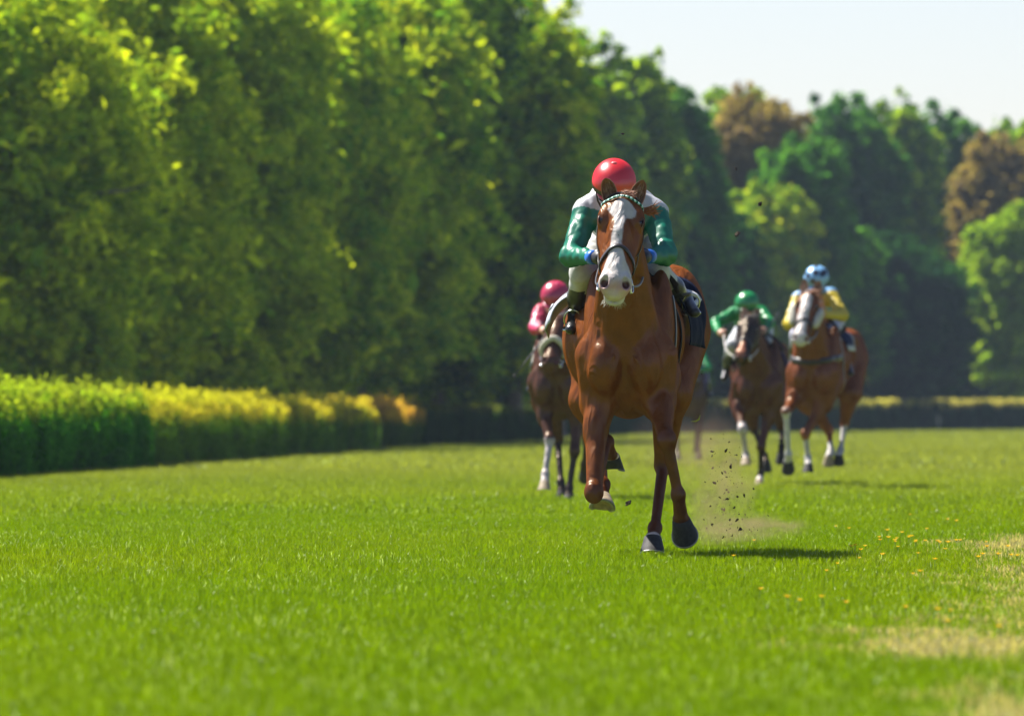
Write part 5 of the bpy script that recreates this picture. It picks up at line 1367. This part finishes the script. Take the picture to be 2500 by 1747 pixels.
for i, (u, v) in enumerate(spots):
    v = max(v, 1140); g_ = gp(u, v + 0.0)
    if i < 6:
        mb, tip = flower_mesh(i); o = mb.build('yellow_flower', fm, None, smooth=False, loc=(g_[0], g_[1], 0)); sm = MB(); sm.tube([(0, 0, 0), tip * .5, tip], .0015, 4); so = sm.build('stem', stm, o); protos.append((o, so))
    else:
        po, ps = protos[i % 6]; o = po.copy(); COL.objects.link(o); o.location = (g_[0], g_[1], 0); st_ = ps.copy(); COL.objects.link(st_); st_.parent = o
    o.rotation_euler = (0, 0, fr.uniform(0, 6.28)); s_ = fr.uniform(.7, 1.05); o.scale = (s_, s_, s_)
    tag(o, 'small yellow flower growing in the turf at the right of the picture', 'flower', 'yellow flowers scattered in the turf')

# ---------------------------------------------------------------- clods of turf in the air, dust
cm_ = simple_mat('wet_soil', (.035, .024, .014), .9, .2); cr_ = np.random.RandomState(5); cl = []
def clod(p, s, elong=1.0, label='dark clod of soil thrown up behind the leading horse'):
    V = []; F = []; n = 7; m = 5; mb = MB()
    for j in range(m + 1):
        for i in range(n):
            ph = math.pi * j / m; th = 2 * math.pi * i / n; k = s * (1 + cr_.uniform(-.4, .4)); V.append((k * elong * math.sin(ph) * math.cos(th), k * .8 * math.sin(ph) * math.sin(th), k * .7 * math.cos(ph)))
    for j in range(m):
        for i in range(n): F.append((j * n + i, (j + 1) * n + i, (j + 1) * n + (i + 1) % n, j * n + (i + 1) % n))
    mb.add(V, F); o = mb.build('soil_clod', cm_, None, smooth=False, loc=p); o.rotation_euler = tuple(cr_.uniform(0, 6.28, 3)); tag(o, label, 'clod', 'clods of soil flying behind the leading horse')
for i in range(150):
    v = cr_.uniform(1000, 1205); u = 1632 + (v - 1100) * .02 + cr_.normal() * (26 + (v > 1150) * 10); y = cr_.uniform(45.5, 48.5); clod(WP(u, v, y), .002 + .007 * cr_.rand() ** 4, cr_.uniform(1, 1.9))
for i in range(36):
    clod(WP(cr_.uniform(1560, 1720), cr_.uniform(740, 1010), cr_.uniform(45.5, 49)), .002 + .004 * cr_.rand() ** 3)
for (u, v, s_, lb) in ((1703, 457, .013, 'dark clod high in the air against the trees'), (1653, 524, .017, 'largest pale and dark divot flying above the green rider'), (1408, 1126, .015, 'dark clod in the air between the legs of the leading horse'), (1650, 378, .007, 'tiny clod high above the others'), (1396, 300, .006, 'tiny dark clod in the air above the red helmet'), (1660, 1185, .012, 'dark clod low over the grass beside the hoof')):
    clod(WP(u, v, 45.0), s_, 1.4, lb)
bl = MB(); bl.tube([(0, 0, 0), (.03, 0, .002), (.045, 0, .012), (.052, 0, .035)], [.001, .004, .005, .002], 5); tag(bl.build('grass_blade', simple_mat('torn_blade', (.35, .38, .03), .5), None, loc=WP(1548, 944, 45.4)), 'single torn yellow green blade of grass flying beside the hind leg', 'grass blade')

def volume_mat(name, col, dens, scale, seed):
    m = bpy.data.materials.new(name); m.use_nodes = True; nt = m.node_tree; N = nt.nodes; L = nt.links; N.remove(N['Principled BSDF'])
    pv = N.new('ShaderNodeVolumePrincipled'); pv.inputs['Color'].default_value = (*col, 1); pv.inputs['Anisotropy'].default_value = .3
    tc = N.new('ShaderNodeTexCoord'); nz = N.new('ShaderNodeTexNoise'); nz.inputs['Scale'].default_value = scale; nz.inputs['Detail'].default_value = 4
    L.new(tc.outputs['Object'], nz.inputs['Vector'])
    ln = N.new('ShaderNodeVectorMath'); ln.operation = 'LENGTH'; L.new(tc.outputs['Object'], ln.inputs[0])
    fo = N.new('ShaderNodeMapRange'); fo.inputs['From Min'].default_value = 1.0; fo.inputs['From Max'].default_value = .1; fo.inputs['To Min'].default_value = 0; fo.inputs['To Max'].default_value = 1; L.new(ln.outputs['Value'], fo.inputs['Value'])
    mr = N.new('ShaderNodeMapRange'); mr.inputs['From Min'].default_value = .40; mr.inputs['From Max'].default_value = .72; mr.inputs['To Max'].default_value = dens; L.new(nz.outputs['Fac'], mr.inputs['Value'])
    mu = N.new('ShaderNodeMath'); mu.operation = 'MULTIPLY'; L.new(mr.outputs[0], mu.inputs[0]); L.new(fo.outputs[0], mu.inputs[1]); L.new(mu.outputs[0], pv.inputs['Density'])
    L.new(pv.outputs[0], N['Material Output'].inputs['Volume']); return m
def dust(u, v, y, rx, ry, rz, dens, label, scale=2.2):
    mb = MB(); mb.ell((0, 0, 0), (1, 1, 1), None, 24, 14); p = WP(u, v, y); p.z = max(p.z, rz * .98 + .01) if rz < .3 else p.z
    o = mb.build('dust', volume_mat('dust_cloud', (.42, .29, .18), dens, scale, 1), None, loc=p); o.scale = (rx, ry, rz); tag(o, label, 'dust', kind='stuff')
dust(1610, 1110, 47.0, .26, 1.0, .38, 1.25, 'thin brown dust hanging behind the leading horse')
dust(1670, 1180, 47.6, .42, 1.2, .10, 1.5, 'low brown dust drifting over the grass')
dust(1560, 1010, 116, 1.1, 4, .75, .16, 'pale dust around the far runner')

# ---------------------------------------------------------------- the air between the camera and the far wood
hm_ = bpy.data.materials.new('haze_air'); hm_.use_nodes = True; nt = hm_.node_tree; nt.nodes.remove(nt.nodes['Principled BSDF'])
pv = nt.nodes.new('ShaderNodeVolumePrincipled'); pv.inputs['Color'].default_value = (.62, .78, 1.0, 1); pv.inputs['Density'].default_value = .00011; pv.inputs['Anisotropy'].default_value = .2
nt.links.new(pv.outputs[0], nt.nodes['Material Output'].inputs['Volume'])
mb = MB(); mb.box((-3000, -400, -1.0), (3000, 3800, 24)); hz = mb.build('haze', hm_, None, smooth=False); tag(hz, kind='stuff')
